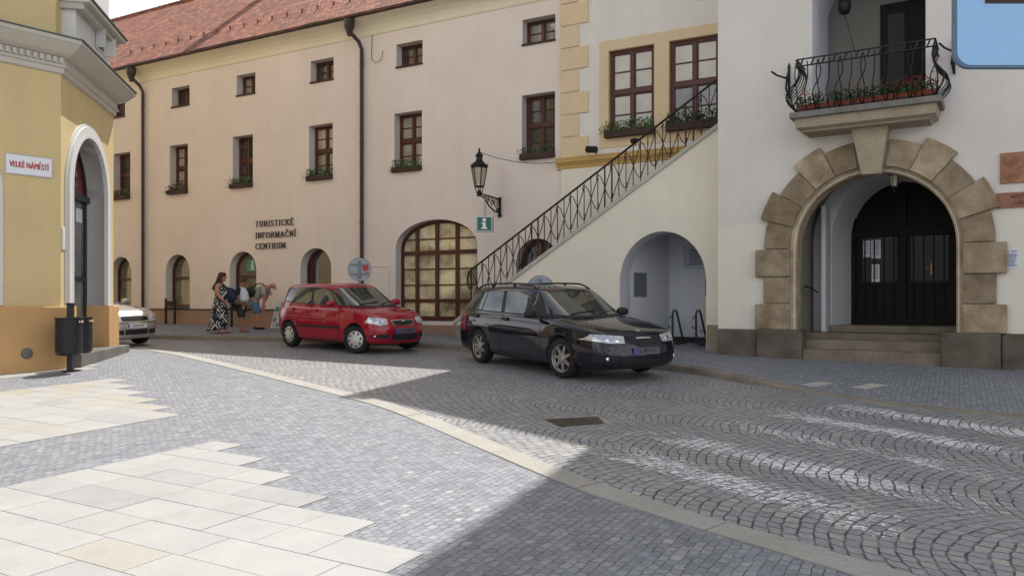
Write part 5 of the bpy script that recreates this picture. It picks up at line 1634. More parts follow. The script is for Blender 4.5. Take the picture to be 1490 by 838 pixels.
def patch(bvhs, top, bot, dirv, name, mat, parent, off=.004, nx=14, ny=6, skirt=.012, smooth=True):
    dv = Vector(dirv)
    A_, B_ = rs(top, nx), rs(bot, nx)
    rows = []
    for j in range(ny):
        r = []
        for a, b in zip(A_, B_):
            p = Vector(a).lerp(Vector(b), j / (ny - 1))
            best = None
            for bv in bvhs:
                h = bv.ray_cast(p - dv * 6, dv)
                if h[0] is not None and (best is None or h[3] < best[3]): best = h
            if best is None: 
                q = bvhs[0].find_nearest(p); best = (q[0], q[1])
            nn = best[1] if best[1].dot(dv) < 0 else -best[1]
            r.append(best[0] + nn * off)
        rows.append(r)
    mb = MB(); mb.grid([[tuple(q) for q in r] for r in rows])
    per = [q for q in rows[0]] + [r[-1] for r in rows[1:]] + [q for q in reversed(rows[-1][:-1])] + [r[0] for r in reversed(rows[1:-1])]
    inn = [q + dv * skirt for q in per]
    m_ = len(per)
    vs = [tuple(q) for q in per] + [tuple(q) for q in inn]
    mb.add(vs, [(i, (i + 1) % m_, (i + 1) % m_ + m_, i + m_) for i in range(m_)])
    o = mb.build(name, M[mat], parent, smooth=smooth, fix=False)
    return o
def wheel(parent, x, y, r, rim_r, style, sg, steer=0.0, wd=.20):
    """sg = outward side (+1 left, -1 right)"""
    w = empty('wheel', (x, y, r), steer, parent=parent)
    mb = MB(); hw = wd / 2
    mb.lathe([(rim_r, -hw * .92), (rim_r + .02, -hw), (r - .03, -hw), (r - .008, -hw * .82), (r, -hw * .6), (r, hw * .6), (r - .008, hw * .82), (r - .03, hw), (rim_r + .02, hw), (rim_r, hw * .92), (rim_r, -hw * .92)], 36, axis='y', caps=False)
    mb.build('tyre', M['tyre'], w, smooth=True, fix=True)
    mb = MB(); f = sg * (hw - .01)
    if style == 'cap':
        mb.lathe([(0, f + sg * .022), (.06, f + sg * .02), (rim_r * .72, f + sg * .012), (rim_r * .96, f - sg * .0), (rim_r + .008, f - sg * .012), (rim_r, f - sg * .05), (0, f - sg * .05)], 40, axis='y')
        rim = mb.build('rim', M['cap_silver'], w, smooth=True)
        mb = MB()
        for k in range(8):
            a = 2 * PI * k / 8 + .2; c = rim_r * .74
            rad = Vector((math.cos(a), 0, math.sin(a))); tan = Vector((-math.sin(a), 0, math.cos(a)))
            mb.obox(rad * c + Vector((0, f + sg * .012, 0)), rad * rim_r * .12, tan * rim_r * .115, (0, .012, 0))
        mb.build('vent_hole', M['black_plastic'], rim, bevel=.012)
    else:
        mb.lathe([(rim_r * .93, f - sg * .01), (rim_r + .006, f + sg * .004), (rim_r + .006, f - sg * .03), (rim_r * .90, f - sg * .05), (rim_r * .88, f - sg * .12), (rim_r * .86, f - sg * .12)], 40, axis='y', caps=False)
        mb.lathe([(0, f + sg * .0), (.05, f + sg * .002), (.07, f - sg * .012), (.075, f - sg * .04), (0, f - sg * .04)], 20, axis='y')
        ns_ = 7
        for k in range(ns_):
            a = 2 * PI * k / ns_ + .35
            rad = Vector((math.cos(a), 0, math.sin(a))); tan = Vector((-math.sin(a), 0, math.cos(a)))
            o_ = Vector((0, f - sg * .018, 0))
            vs = []
            for rr, ww in ((.05, .034), (rim_r * .95, .020)):
                for dy in (0, -sg * .035):
                    for s_ in (-1, 1):
                        vs.append(tuple(rad * rr + tan * ww * s_ + o_ + Vector((0, dy, 0))))
            mb.add(vs, [(0, 1, 3, 2), (4, 6, 7, 5), (0, 4, 5, 1), (2, 3, 7, 6), (0, 2, 6, 4), (1, 5, 7, 3)])
        rim = mb.build('rim', M['alloy'], w, smooth=False, bevel=.003)
        mb = MB(); mb.lathe([(0, f - sg * .07), (rim_r * .9, f - sg * .07), (rim_r * .9, f - sg * .08), (0, f - sg * .08)], 28, axis='y'); mb.build('brake_disc', M['black_plastic'], w)
    return w

def make_car(name, label, loc, heading, C):
    h = Vector((heading[0], heading[1], SL * heading[1])).normalized(); n_ = Vector((0, -SL, 1)).normalized()
    l_ = n_.cross(h).normalized(); n_ = h.cross(l_)
    root = empty(name, (0, 0, 0), 0, label, 'car', 'parked cars')
    mat = Matrix((h, l_, n_)).transposed().to_4x4(); mat.translation = Vector((loc[0], loc[1], gz(*loc) + .012))
    root.location = mat.translation; root.rotation_euler = mat.to_euler()
    P = C['paint']; W = C['w']; xf, xr, wb, wr = C['xf'], C['xr'], C['wb'], C['wr']
    zb = .20
    def top(x): return lerp_pts(C['top'], x)
    base = half_plan(C['plan'], 30)
    plans = []; zs = []
    for s_, kw, fi, ri in C['levels']:
        pl = []
        for x, y in base:
            wf = max(0, min(1, (x - (wb + .1)) / (xf - wb - .1))); wr_ = max(0, min(1, (.0 - x) / (0 - xr)))
            pl.append((x - fi * wf + ri * wr_, y * kw))
        plans.append(pl)
        zs.append(lambda x, s=s_: zb + (top(x) - zb) * s)
    cut = MB()
    for x in (0, wb):
        for sg in (-1, 1):
            cut.lathe([(C['arch'], -.17), (C['arch'], .17)], 40, (x, sg * (W - .08), wr + .01), 'y')
    co = cut.build('cutter', M['black_plastic'])
    lower = shaped(shell(plans, zs, C.get('crown', .035)), 'lower', [M[P], M['black_plastic']], co)
    bpy.data.objects.remove(co)
    c0, c1 = half_plan(C['cab0'], 30), half_plan(C['cab1'], 30)
    plans = []; zs = []
    for t in (0, .3, .6, .85, 1.0):
        tt = t ** 1.08
        plans.append([(a[0] + (b[0] - a[0]) * tt, a[1] + (b[1] - a[1]) * (t ** 1.25)) for a, b in zip(c0, c1)])
        zs.append(lambda x, t=t: top(x) - .05 + (lerp_pts(C['roof'], x) - top(x) + .05) * t)
    z0s = zs
    # constant belt for the cabin foot so that the screen meets the bonnet
    zs = [lambda x, t=t: C['belt'] - .05 + (lerp_pts(C['roof'], x) - C['belt'] + .05) * t for t in (0, .3, .6, .85, 1.0)]
    cabin = shaped(shell(plans, zs, C.get('rcrown', .05), bottom=False), 'cabin', [M[P]])
    bl = BVHTree.FromPolygons([v.co.copy() for v in lower.vertices], [tuple(p.vertices) for p in lower.polygons])
    bc = BVHTree.FromPolygons([v.co.copy() for v in cabin.vertices], [tuple(p.vertices) for p in cabin.polygons])
    bm = bmesh.new(); bm.from_mesh(lower); bm.from_mesh(cabin)
    me = bpy.data.meshes.new('body'); bm.to_mesh(me); bm.free()
    me.materials.append(M[P]); me.materials.append(M['black_plastic'])
    # faces inside the wheel wells are dark
    for p in me.polygons:
        p.use_smooth = True
        c = p.center
        for x in (0, wb):
            if math.hypot(c.x - x, c.z - wr - .01) < C['arch'] + .004 and abs(c.y) > W - .28 and abs(p.normal.y) < .95 and abs(c.y) < W + .2: p.material_index = 1
            if math.hypot(c.x - x, c.z - wr - .01) < C['arch'] - .02 and abs(c.y) < W - .2 and abs(p.normal.y) > .9: p.material_index = 1
    body = bpy.data.objects.new('body', me); link(body, root)
    for v in (lower, cabin): bpy.data.meshes.remove(v)
    both = [bl, bc]
    F_ = (-1, 0, 0)
    def front(top_, bot_, nm, mt, par=root, off=.004, bv=None, **k):
        return patch(bv or both, [(4, y, z) for y, z in top_], [(4, y, z) for y, z in bot_], F_, nm, mt, par, off, **k)
    def side(sg, top_, bot_, nm, mt, par=root, off=.004, bv=None, **k):
        return patch(bv or both, [(x, sg * 2, z) for x, z in top_], [(x, sg * 2, z) for x, z in bot_], (0, -sg, 0), nm, mt, par, off, **k)
    # glass
    ws = C['screen']
    front([(-ws[1], ws[3] - .012), (-ws[1] * .5, ws[3]), (0, ws[3] + .004), (ws[1] * .5, ws[3]), (ws[1], ws[3] - .012)], [(-ws[0], ws[2] + .03), (-ws[0] * .5, ws[2]), (0, ws[2] - .005), (ws[0] * .5, ws[2]), (ws[0], ws[2] + .03)], 'windscreen', 'car_glass', bv=[bc], nx=22, ny=12)
    front([(-ws[0] - .02, ws[2] + .018), (0, ws[2] - .015), (ws[0] + .02, ws[2] + .018)], [(-ws[0] - .02, ws[2] - .02), (0, ws[2] - .05), (ws[0] + .02, ws[2] - .02)], 'cowl', 'black_plastic', bv=[bc], nx=16, ny=3, off=.01)
    for sg in (-1, 1):
        tp, bt = C['dlo']
        side(sg, tp, bt, 'window_band', 'black_plastic', bv=[bc], nx=30, ny=8, off=.002)
        for tp, bt in C['side_glass']:
            side(sg, tp, bt, 'side_window', 'car_glass', bv=[bc], off=.006, nx=12, ny=7)
        for line in C['gaps']:
            for a, b in zip(line, line[1:]):
                if abs(a[0] - b[0]) < abs(a[1] - b[1]):
                    side(sg, [(a[0] - .004, a[1]), (a[0] + .004, a[1])], [(b[0] - .004, b[1]), (b[0] + .004, b[1])], 'door_gap', 'door_gap', off=.0015, nx=2, ny=9, skirt=.004)
                else:
                    side(sg, [(a[0], a[1] + .004), (b[0], b[1] + .004)], [(a[0], a[1] - .004), (b[0], b[1] - .004)], 'door_gap', 'door_gap', off=.0015, nx=12, ny=2, skirt=.004)
        for x, z in C['handles']:
            side(sg, [(x - .10, z + .022), (x + .10, z + .022)], [(x - .10, z - .022), (x + .10, z - .022)], 'door_handle', C.get('handle_mat', P), off=.03, nx=6, ny=4, skirt=.04)
        for a, b, z0, z1 in C.get('mould', ()):
            side(sg, [(a, z1), (b, z1)], [(a, z0), (b, z0)], 'side_moulding', 'black_plastic', off=.012, nx=16, ny=3)
        # mirror
        mx, mz = C['mirror']
        mb = MB(); mb.obox((mx, sg * (W + .085), mz), (.075, .02 * sg, 0), (0.0, .15, 0), (.0, 0, .09)); mb.obox((mx + .015, sg * (W - .03), mz - .045), (.04, 0, 0), (0, .10, .015), (0, 0, .03))
        mo = mb.build('wing_mirror', M[C.get('mirror_mat', P)], root, smooth=True); ss = mo.modifiers.new('s', 'SUBSURF'); ss.levels = 2; ss.render_levels = 2
        # headlamps
        tp, bt = C['lamp']
        hl = front([(sg * y, z) for y, z in tp], [(sg * y, z) for y, z in bt], 'headlight', 'lamp_clear', off=.008, nx=12, ny=6)
        for y, z, r_ in C['bowls']:
            hit = bl.ray_cast(Vector((6, sg * y, z)), Vector((-1, 0, 0)))
            if hit[0] is not None:
                nn = hit[1].normalized() if hit[1].x > 0 else -hit[1].normalized()
                q = nn.to_track_quat('Z', 'Y').to_matrix()
                mb = MB(); mb.lathe([(0, .0115), (r_ * .55, .0125), (r_ * .62, .010), (r_ * .9, .0135), (r_, .010)], 18)
                mb.v = [tuple(hit[0] + q @ Vector(v)) for v in mb.v]
                mb.build('lamp_bowl', M['lamp_bowl'], hl, smooth=True)
        if 'indicator' in C:
            tp, bt = C['indicator']
            front([(sg * y, z) for y, z in tp], [(sg * y, z) for y, z in bt], 'indicator', 'amber', hl, off=.012, nx=5, ny=4)
        tp, bt = C['fog']
        front([(sg * y, z) for y, z in tp], [(sg * y, z) for y, z in bt], 'fog_recess', 'black_plastic', off=.003, nx=8, ny=4)
        y, z, r_ = C['fogl']
        hit = bl.ray_cast(Vector((6, sg * y, z)), Vector((-1, 0, 0)))
        if hit[0] is not None:
            mb = MB(); mb.lathe([(0, .012), (r_ * .8, .012), (r_, .004), (r_, -.02)], 14, tuple(hit[0]), 'x'); mb.build('fog_light', M['lamp_bowl'], root, smooth=True)
        tz = C['tail']
        patch([bl, bc], [(xr + .15, sg * 2, tz[1]), (xr + .02, sg * 2, tz[1])], [(xr + .18, sg * 2, tz[0]), (xr + .0, sg * 2, tz[0])], (.35, -sg * .93, 0), 'tail_light', 'tail', root, .006, 6, 6)
    for tp, bt, nm, mt, off in C['front']:
        front(tp, bt, nm, mt, off=off, nx=16, ny=4)
    # plate
    z = C['plate_z']; hit = bl.ray_cast(Vector((6, 0, z)), Vector((-1, 0, 0))); px_ = hit[0].x + .012
    mb = MB(); mb.box(px_ - .012, px_ + .006, -.26, .26, z - .056, z + .056); pl = mb.build('number_plate', M[C['plate']], root, bevel=.004)
    mb = MB(); mb.box(px_ + .0065, px_ + .0085, -.255, -.215, z - .05, z + .05); mb.build('plate_strip', M['plate_blue'], pl)
    tx = text_mesh(C['plate_txt'], .085, .001, C['plate_ink'], pl, 'plate_lettering', (px_ + .008, .02, z), (PI / 2, 0, PI / 2), sx=.92, spacing=1.08)
    # wipers and wheels
    mb = MB()
    for y0, y1, dz_ in ((-.45, .05, 0), (.12, .58, 0)):
        a = bc.ray_cast(Vector((6, y0, ws[2] + .02)), Vector((-1, 0, 0))); b = bc.ray_cast(Vector((6, y1, ws[2] + .075)), Vector((-1, 0, 0)))
        if a[0] is not None and b[0] is not None: mb.bar(a[0] + Vector((.02, 0, .01)), b[0] + Vector((.02, 0, .01)), .02, .018)
    if mb.v: mb.build('wiper', M['black_plastic'], root)
    for x, st_ in ((0, 0), (wb, C.get('steer', 0))):
        for sg in (-1, 1): wheel(root, x, sg * (W - .115), wr, C['rim'], C['style'], sg, st_)
    # dark underbody so that daylight does not show through
    mb = MB(); mb.box(xr + .35, xf - .35, -W + .24, W - .24, .17, .42); mb.build('underbody', M['black_plastic'], root)
    return root, bl, bc

FAB = dict(paint='car_red', w=.821, xf=3.20, xr=-.74, wb=2.451, wr=.292, arch=.345, belt=.955,
  plan=[(3.20, 0), (3.185, .32), (3.11, .56), (2.93, .73), (2.55, .80), (1.9, .821), (1.2, .821), (.5, .821), (-.1, .812), (-.48, .765), (-.66, .62), (-.73, .3), (-.74, 0)],
  levels=[(0, .93, .09, .06), (.12, .965, .02, .02), (.35, .99, 0, 0), (.55, 1.0, .0, 0), (.75, .99, .035, .02), (.9, .97, .10, .03), (1.0, .925, .20, .06)],
  top=[(-.76, .88), (-.5, .96), (.2, .985), (1.2, .965), (1.9, .955), (2.2, .95), (2.5, .905), (2.8, .845), (3.05, .765), (3.2, .70)],
  cab0=[(2.42, 0), (2.40, .31), (2.32, .56), (2.08, .70), (1.4, .76), (.8, .772), (.2, .77), (-.3, .735), (-.56, .60), (-.66, .30), (-.68, 0)],
  cab1=[(1.57, 0), (1.56, .29), (1.51, .50), (1.36, .595), (.9, .62), (.5, .625), (.15, .62), (-.2, .595), (-.42, .50), (-.50, .25), (-.51, 0)],
  roof=[(-.5, 1.385), (0, 1.44), (.6, 1.458), (1.2, 1.445), (1.6, 1.40)], rcrown=.038,
  screen=(.72, .60, .99, 1.38),
  dlo=([(-.26, 1.345), (.4, 1.395), (1.22, 1.385), (1.53, 1.31), (1.76, 1.2), (2.02, 1.0)], [(-.42, 1.05), (.3, 1.02), (1.1, 1.0), (1.5, .99), (1.8, .985), (2.0, .98)]),
  side_glass=[([(-.14, 1.33), (.3, 1.375), (.76, 1.385)], [(-.30, 1.07), (.3, 1.035), (.83, 1.02)]), ([(.86, 1.385), (1.15, 1.375), (1.42, 1.315)], [(.92, 1.02), (1.3, 1.01), (1.74, 1.005)]), ([(1.48, 1.285), (1.58, 1.24)], [(1.80, 1.0), (1.90, 1.0)])],
  gaps=[[(1.93, .95), (1.95, .55), (1.90, .30)], [(.88, .98), (.86, .55), (.86, .30)], [(.02, .98), (-.02, .76)], [(.40, .45), (.42, .30)], [(.42, .27), (1.90, .27)]],
  handles=[(1.02, .87), (.12, .89)], mould=[(.42, 1.98, .50, .55)], mirror=(1.80, 1.04),
  lamp=([(.38, .735), (.55, .755), (.70, .775)], [(.42, .615), (.58, .60), (.76, .66)]), bowls=[(.50, .68, .045), (.61, .69, .055)],
  fog=([(.40, .41), (.70, .42)], [(.42, .325), (.72, .34)]), fogl=(.66, .375, .03), tail=(.62, .95), plate_z=.475, plate='plate_blur', plate_txt='1Z3 5508', plate_ink='black_plastic',
  front=[([(-.31, .70), (0, .71), (.31, .70)], [(-.27, .595), (0, .58), (.27, .595)], 'grille_surround', 'chrome', .006),
         ([(-.29, .685), (0, .693), (.29, .685)], [(-.25, .607), (0, .592), (.25, .607)], 'grille', 'black_plastic', .012),
         ([(-.07, .715), (0, .735), (.07, .715)], [(-.05, .675), (0, .66), (.05, .675)], 'badge', 'chrome', .018),
         ([(-.37, .42), (0, .415), (.37, .42)], [(-.34, .29), (0, .285), (.34, .29)], 'lower_grille', 'black_plastic', .004)],
  rim=.190, style='cap', steer=.40, handle_mat='car_red')
r_, bl_, bc_ = make_car('hatchback_car', 'red five door hatchback parked by the kerb in front of the long building', (-5.14 + .664 * .72, 18.62 + .748 * .72), (.748, -.664), FAB)

SAA = dict(paint='car_dark', w=.896, xf=3.78, xr=-1.14, wb=2.703, wr=.318, arch=.365, belt=.93,
  plan=[(3.78, 0), (3.765, .40), (3.69, .66), (3.47, .825), (2.95, .885), (2.2, .895), (1.3, .896), (.5, .896), (-.3, .885), (-.8, .845), (-1.04, .70), (-1.12, .35), (-1.14, 0)],
  levels=[(0, .94, .10, .06), (.12, .97, .03, .02), (.32, .99, 0, 0), (.55, 1.0, .01, .0), (.75, .992, .05, .03), (.9, .97, .09, .05), (1.0, .92, .155, .08)],
  top=[(-1.16, .92), (-.6, .97), (.3, .965), (1.2, .95), (2.0, .935), (2.4, .935), (2.7, .90), (3.1, .845), (3.45, .78), (3.78, .695)],
  cab0=[(2.62, 0), (2.60, .34), (2.50, .60), (2.22, .765), (1.5, .83), (.8, .84), (0, .838), (-.6, .80), (-.95, .66), (-1.06, .33), (-1.08, 0)],
  cab1=[(1.80, 0), (1.79, .30), (1.72, .52), (1.54, .625), (.95, .655), (.4, .66), (-.1, .655), (-.45, .62), (-.68, .50), (-.76, .25), (-.77, 0)],
  roof=[(-.8, 1.36), (-.3, 1.405), (.5, 1.43), (1.25, 1.425), (1.82, 1.37)], rcrown=.045,
  screen=(.80, .62, .97, 1.352),
  dlo=([(-.70, 1.29), (-.2, 1.335), (.6, 1.365), (1.25, 1.36), (1.60, 1.29), (1.88, 1.15), (2.16, .975)], [(-.90, 1.03), (-.2, .985), (.6, .97), (1.2, .965), (1.6, .96), (1.9, .955), (2.18, .955)]),
  side_glass=[([(-.66, 1.27), (-.25, 1.31), (-.16, 1.315)], [(-.82, 1.05), (-.55, 1.02), (-.40, 1.01)]),
              ([(-.02, 1.325), (.06, 1.335)], [(-.24, 1.005), (.02, 1.0)]), ([(.10, 1.34), (.4, 1.35), (.66, 1.355)], [(.06, 1.0), (.4, .99), (.76, .985)]),
              ([(.78, 1.355), (1.2, 1.35), (1.50, 1.285)], [(.88, .985), (1.4, .98), (1.90, .975)])],
  gaps=[[(2.12, .93), (2.14, .55), (2.08, .32)], [(.84, .95), (.83, .55), (.83, .32)], [(-.28, .97), (-.10, .80)], [(.40, .48), (.44, .32)], [(.44, .29), (2.08, .29)]],
  handles=[(.98, .865), (-.12, .88)], mirror=(1.98, 1.0), mirror_mat='black_plastic',
  lamp=([(.36, .70), (.55, .72), (.78, .735)], [(.38, .60), (.6, .60), (.86, .645)]), bowls=[(.50, .655, .05), (.64, .665, .045)],
  fog=([(.50, .40), (.80, .41)], [(.52, .30), (.80, .31)]), fogl=(.66, .37, .032), tail=(.60, .90), plate_z=.475, plate='plate_blur', plate_txt='B 387 071', plate_ink='black_plastic',
  front=[([(-.33, .70), (0, .71), (.33, .70)], [(-.30, .585), (0, .565), (.30, .585)], 'grille', 'black_plastic', .005),
         ([(-.16, .672), (0, .678), (.16, .672)], [(-.14, .654), (0, .657), (.14, .654)], 'grille_bar', 'chrome', .018),
         ([(-.03, .785), (0, .79), (.03, .785)], [(-.03, .768), (0, .765), (.03, .768)], 'badge', 'chrome', .003),
         ([(-.50, .36), (0, .35), (.50, .36)], [(-.45, .25), (0, .245), (.45, .25)], 'lower_grille', 'black_plastic', .004)],
  rim=.222, style='star', steer=.12, handle_mat='black_plastic')
root, bl_, bc_ = make_car('estate_car', 'very dark blue estate car with roof rails parked below the staircase', (-.555 + .854 * .78, 15.1 + .52 * .78), (.52, -.854), SAA)
for sg in (-1, 1):
    mb = MB(); pts = []
    for k in range(15):
        x = -.62 + (1.58 + .62) * k / 14
        hh = bc_.ray_cast(Vector((x, sg * .555, 3)), Vector((0, 0, -1)))
        zz = hh[0].z if hh[0] is not None else 1.36
        pts.append((x, sg * .555, zz + (.055 if 0 < k < 14 else .0) - (.02 if k in (1, 13) else 0)))
    mb.tube(pts, .017, 8)
    for k in (4, 9): mb.bar(Vector(pts[k]), Vector(pts[k]) - Vector((0, 0, .06)), .05, .03)
    mb.build('roof_rail', M['black_plastic'], root, smooth=True)

OCT = dict(paint='car_silver', w=.866, xf=3.37, xr=-1.14, wb=2.512, wr=.305, arch=.35, belt=.94,
  plan=[(3.37, 0), (3.35, .36), (3.27, .62), (3.05, .78), (2.6, .845), (2.0, .866), (1.2, .866), (.4, .866), (-.3, .855), (-.8, .81), (-1.04, .67), (-1.12, .33), (-1.14, 0)],
  levels=[(0, .94, .09, .06), (.12, .97, .02, .02), (.35, .99, 0, 0), (.55, 1.0, .0, 0), (.75, .992, .05, .02), (.9, .97, .11, .04), (1.0, .925, .19, .06)],
  top=[(-1.16, .95), (-.5, .99), (.4, .97), (1.2, .95), (1.9, .94), (2.2, .945), (2.5, .91), (2.9, .86), (3.2, .81), (3.37, .77)],
  cab0=[(2.42, 0), (2.40, .32), (2.30, .57), (2.04, .735), (1.4, .80), (.8, .81), (0, .805), (-.6, .76), (-.9, .63), (-1.0, .33), (-1.02, 0)],
  cab1=[(1.36, 0), (1.35, .26), (1.29, .45), (1.13, .555), (.75, .60), (.4, .605), (.0, .60), (-.3, .56), (-.48, .46), (-.54, .23), (-.55, 0)],
  roof=[(-.6, 1.33), (0, 1.40), (.6, 1.42), (1.0, 1.41), (1.4, 1.365)],
  screen=(.66, .50, .98, 1.34),
  dlo=([(-.5, 1.27), (.3, 1.345), (1.0, 1.34), (1.3, 1.27), (1.6, 1.15), (1.95, .975)], [(-.8, 1.02), (.2, .98), (1.0, .97), (1.4, .965), (1.7, .96), (1.98, .96)]),
  side_glass=[([(-.1, 1.30), (.66, 1.345)], [(-.3, 1.0), (.76, .985)]), ([(.78, 1.345), (1.0, 1.335), (1.22, 1.27)], [(.86, .985), (1.3, .98), (1.7, .975)])],
  gaps=[[(1.95, .93), (1.96, .55), (1.9, .32)], [(.82, .95), (.82, .32)]], handles=[(.96, .87), (-.1, .89)], mirror=(1.80, 1.02),
  lamp=([(.40, .755), (.58, .765), (.76, .775)], [(.42, .625), (.6, .62), (.83, .65)]), bowls=[(.52, .69, .05), (.66, .70, .05)],
  indicator=([(.69, .765), (.79, .77)], [(.72, .65), (.84, .66)]),
  fog=([(.33, .41), (.74, .42)], [(.33, .30), (.76, .32)]), fogl=(.60, .36, .035), tail=(.6, .9), plate_z=.50, plate='plate_white', plate_txt='2E8 0447', plate_ink='ink',
  front=[([(-.36, .70), (0, .705), (.36, .70)], [(-.34, .61), (0, .605), (.34, .61)], 'grille', 'door_gap', .006),
         ([(-.37, .716), (0, .721), (.37, .716)], [(-.37, .702), (0, .707), (.37, .702)], 'grille_trim', 'chrome', .010),
         ([(-.30, .42), (0, .415), (.30, .42)], [(-.30, .30), (0, .295), (.30, .30)], 'lower_grille', 'black_plastic', .004),
         ([(-.84, .565), (-.5, .575), (0, .575), (.5, .575), (.84, .565)], [(-.84, .545), (-.5, .555), (0, .555), (.5, .555), (.84, .545)], 'bumper_strip', 'black_plastic', .006)],
  rim=.20, style='cap')
hx, hy = unit2(.90, -.43)
ox, oy = -11.70, 19.90
make_car('saloon_car', 'silver car coming out of the side street behind the yellow corner', (ox, oy), (hx, hy), OCT)

# ------------------------------------------------------------------ people
def skin_mesh(nodes, edges, sub=2):
    """nodes: {key: (x, y, z, r)}; one continuous surface"""
    keys = list(nodes); ix = {k: i for i, k in enumerate(keys)}
    me = bpy.data.meshes.new('skin')
    me.from_pydata([nodes[k][:3] for k in keys], [(ix[a], ix[b]) for a, b in edges], [])
    o = bpy.data.objects.new('skin', me); COL.objects.link(o)
    md = o.modifiers.new('skin', 'SKIN'); md.use_smooth_shade = True; md.branch_smoothing = .6
    lay = me.skin_vertices[0].data
    for k, i in ix.items():
        r = nodes[k][3]; r = r if isinstance(r, tuple) else (r, r)
        lay[i].radius = r
        lay[i].use_root = (i == 0)
    s_ = o.modifiers.new('sub', 'SUBSURF'); s_.levels = sub; s_.render_levels = sub
    bpy.context.view_layer.update()
    m2 = to_mesh(o); bpy.data.objects.remove(o)
    return m2
def chain(nodes, edges, prefix, pts, start=None):
    prev = start
    for i, p in enumerate(pts):
        k = f'{prefix}{i}'; nodes[k] = p
        if prev: edges.append((prev, k))
        prev = k
    return prev
def hand(nodes, edges, wrist, base, d, side, pre, s_=1.0):
    """palm plus five bent fingers rooted in it; d = direction of the hand, side = thumb direction"""
    d = Vector(d).normalized(); sd = Vector(side).normalized(); nrm = d.cross(sd)
    b = Vector(base)
    palm = b + d * .05 * s_
    nodes[pre + 'p'] = (*palm, .030 * s_); edges.append((wrist, pre + 'p'))
    for i, (o_, ln) in enumerate(((.028, .070), (.009, .080), (-.010, .074), (-.028, .056))):
        p0 = palm + sd * o_ * s_ + d * .035 * s_
        p1 = p0 + d * ln * .5 * s_ + nrm * .006; p2 = p1 + d * ln * .45 * s_ + nrm * .022
        q = [(*p0, .0105 * s_), (*p1, .0095 * s_), (*p2, .0075 * s_)]
        chain(nodes, edges, f'{pre}f{i}', q, pre + 'p')
    t0 = b + d * .02 * s_ + sd * .03 * s_; t1 = t0 + sd * .028 * s_ + d * .025 * s_; t2 = t1 + d * .03 * s_ + nrm * .01
    chain(nodes, edges, pre + 't', [(*t0, .013 * s_), (*t1, .011 * s_), (*t2, .009 * s_)], pre + 'p')
def mesh_obj(me, name, mat, parent):
    me.materials.clear(); me.materials.append(M[mat]); me.name = name
    for p in me.polygons: p.use_smooth = True; p.material_index = 0
    return link(bpy.data.objects.new(name, me), parent)
def head_parts(c, fwd, up, s_=1.0):
    """nose, ears, lips and eyes shaped on the head, joined into the body mesh"""
    f = Vector(fwd).normalized(); u = Vector(up).normalized(); l = u.cross(f)
    mb = MB()
    def ell(p, a, b_, c_, n=8):
        rows = []
        for i in range(n + 1):
            t = PI * i / n
            rows.append([tuple(p + f * (a * math.sin(t) * math.cos(q)) + l * (b_ * math.sin(t) * math.sin(q)) + u * (c_ * math.cos(t))) for q in [2 * PI * k / 10 for k in range(10)]])
        mb.grid(rows, closed=True)
    c = Vector(c)
    ell(c + f * .098 * s_ - u * .012 * s_, .024, .014, .026); ell(c + f * .094 * s_ - u * .055 * s_, .012, .024, .009); ell(c + f * .075 * s_ - u * .09 * s_, .022, .026, .02)
    for sg in (-1, 1):
        ell(c + l * sg * .085 * s_ - u * .01 * s_ - f * .01, .018, .010, .032); ell(c + f * .082 * s_ + l * sg * .034 * s_ + u * .018 * s_, .012, .013, .008)
    return mb
def add_mb(me, mb):
    bm = bmesh.new(); bm.from_mesh(me)
    t = bpy.data.meshes.new('t'); t.from_pydata(mb.v, [], mb.f); bm.from_mesh(t); bpy.data.meshes.remove(t)
    bm.to_mesh(me); bm.free()

M['skin_tan'] = simple('tanned skin', (.40, .20, .125), .55, var=.06, spec=.3)
M['skin_dark'] = simple('sun tanned skin', (.33, .15, .09), .55, var=.06, spec=.3)
M['hair_red'] = simple('dark red hair', (.055, .016, .014), .5, var=.35, nscale=40)
M['hair_brown'] = simple('brown hair', (.06, .026, .014), .55, var=.35, nscale=40)
M['white_cloth'] = simple('white cotton', (.62, .62, .68), .9, var=.08, bstr=.2)
M['navy_cloth'] = simple('dark navy cotton', (.016, .018, .032), .9, var=.2)
M['grey_shorts'] = simple('dark grey cotton', (.035, .037, .036), .9, var=.2)
M['denim'] = simple('blue denim', (.085, .16, .26), .9, var=.22, nscale=20)
M['bag_black'] = simple('black leather', (.012, .012, .013), .5, var=.2)
M['bag_blue'] = simple('dark blue bag cloth', (.014, .022, .05), .8, var=.4, nscale=18)
M['shoe'] = simple('black shoe', (.012, .012, .013), .6)
M['sandal'] = simple('brown sandal', (.16, .07, .05), .7)
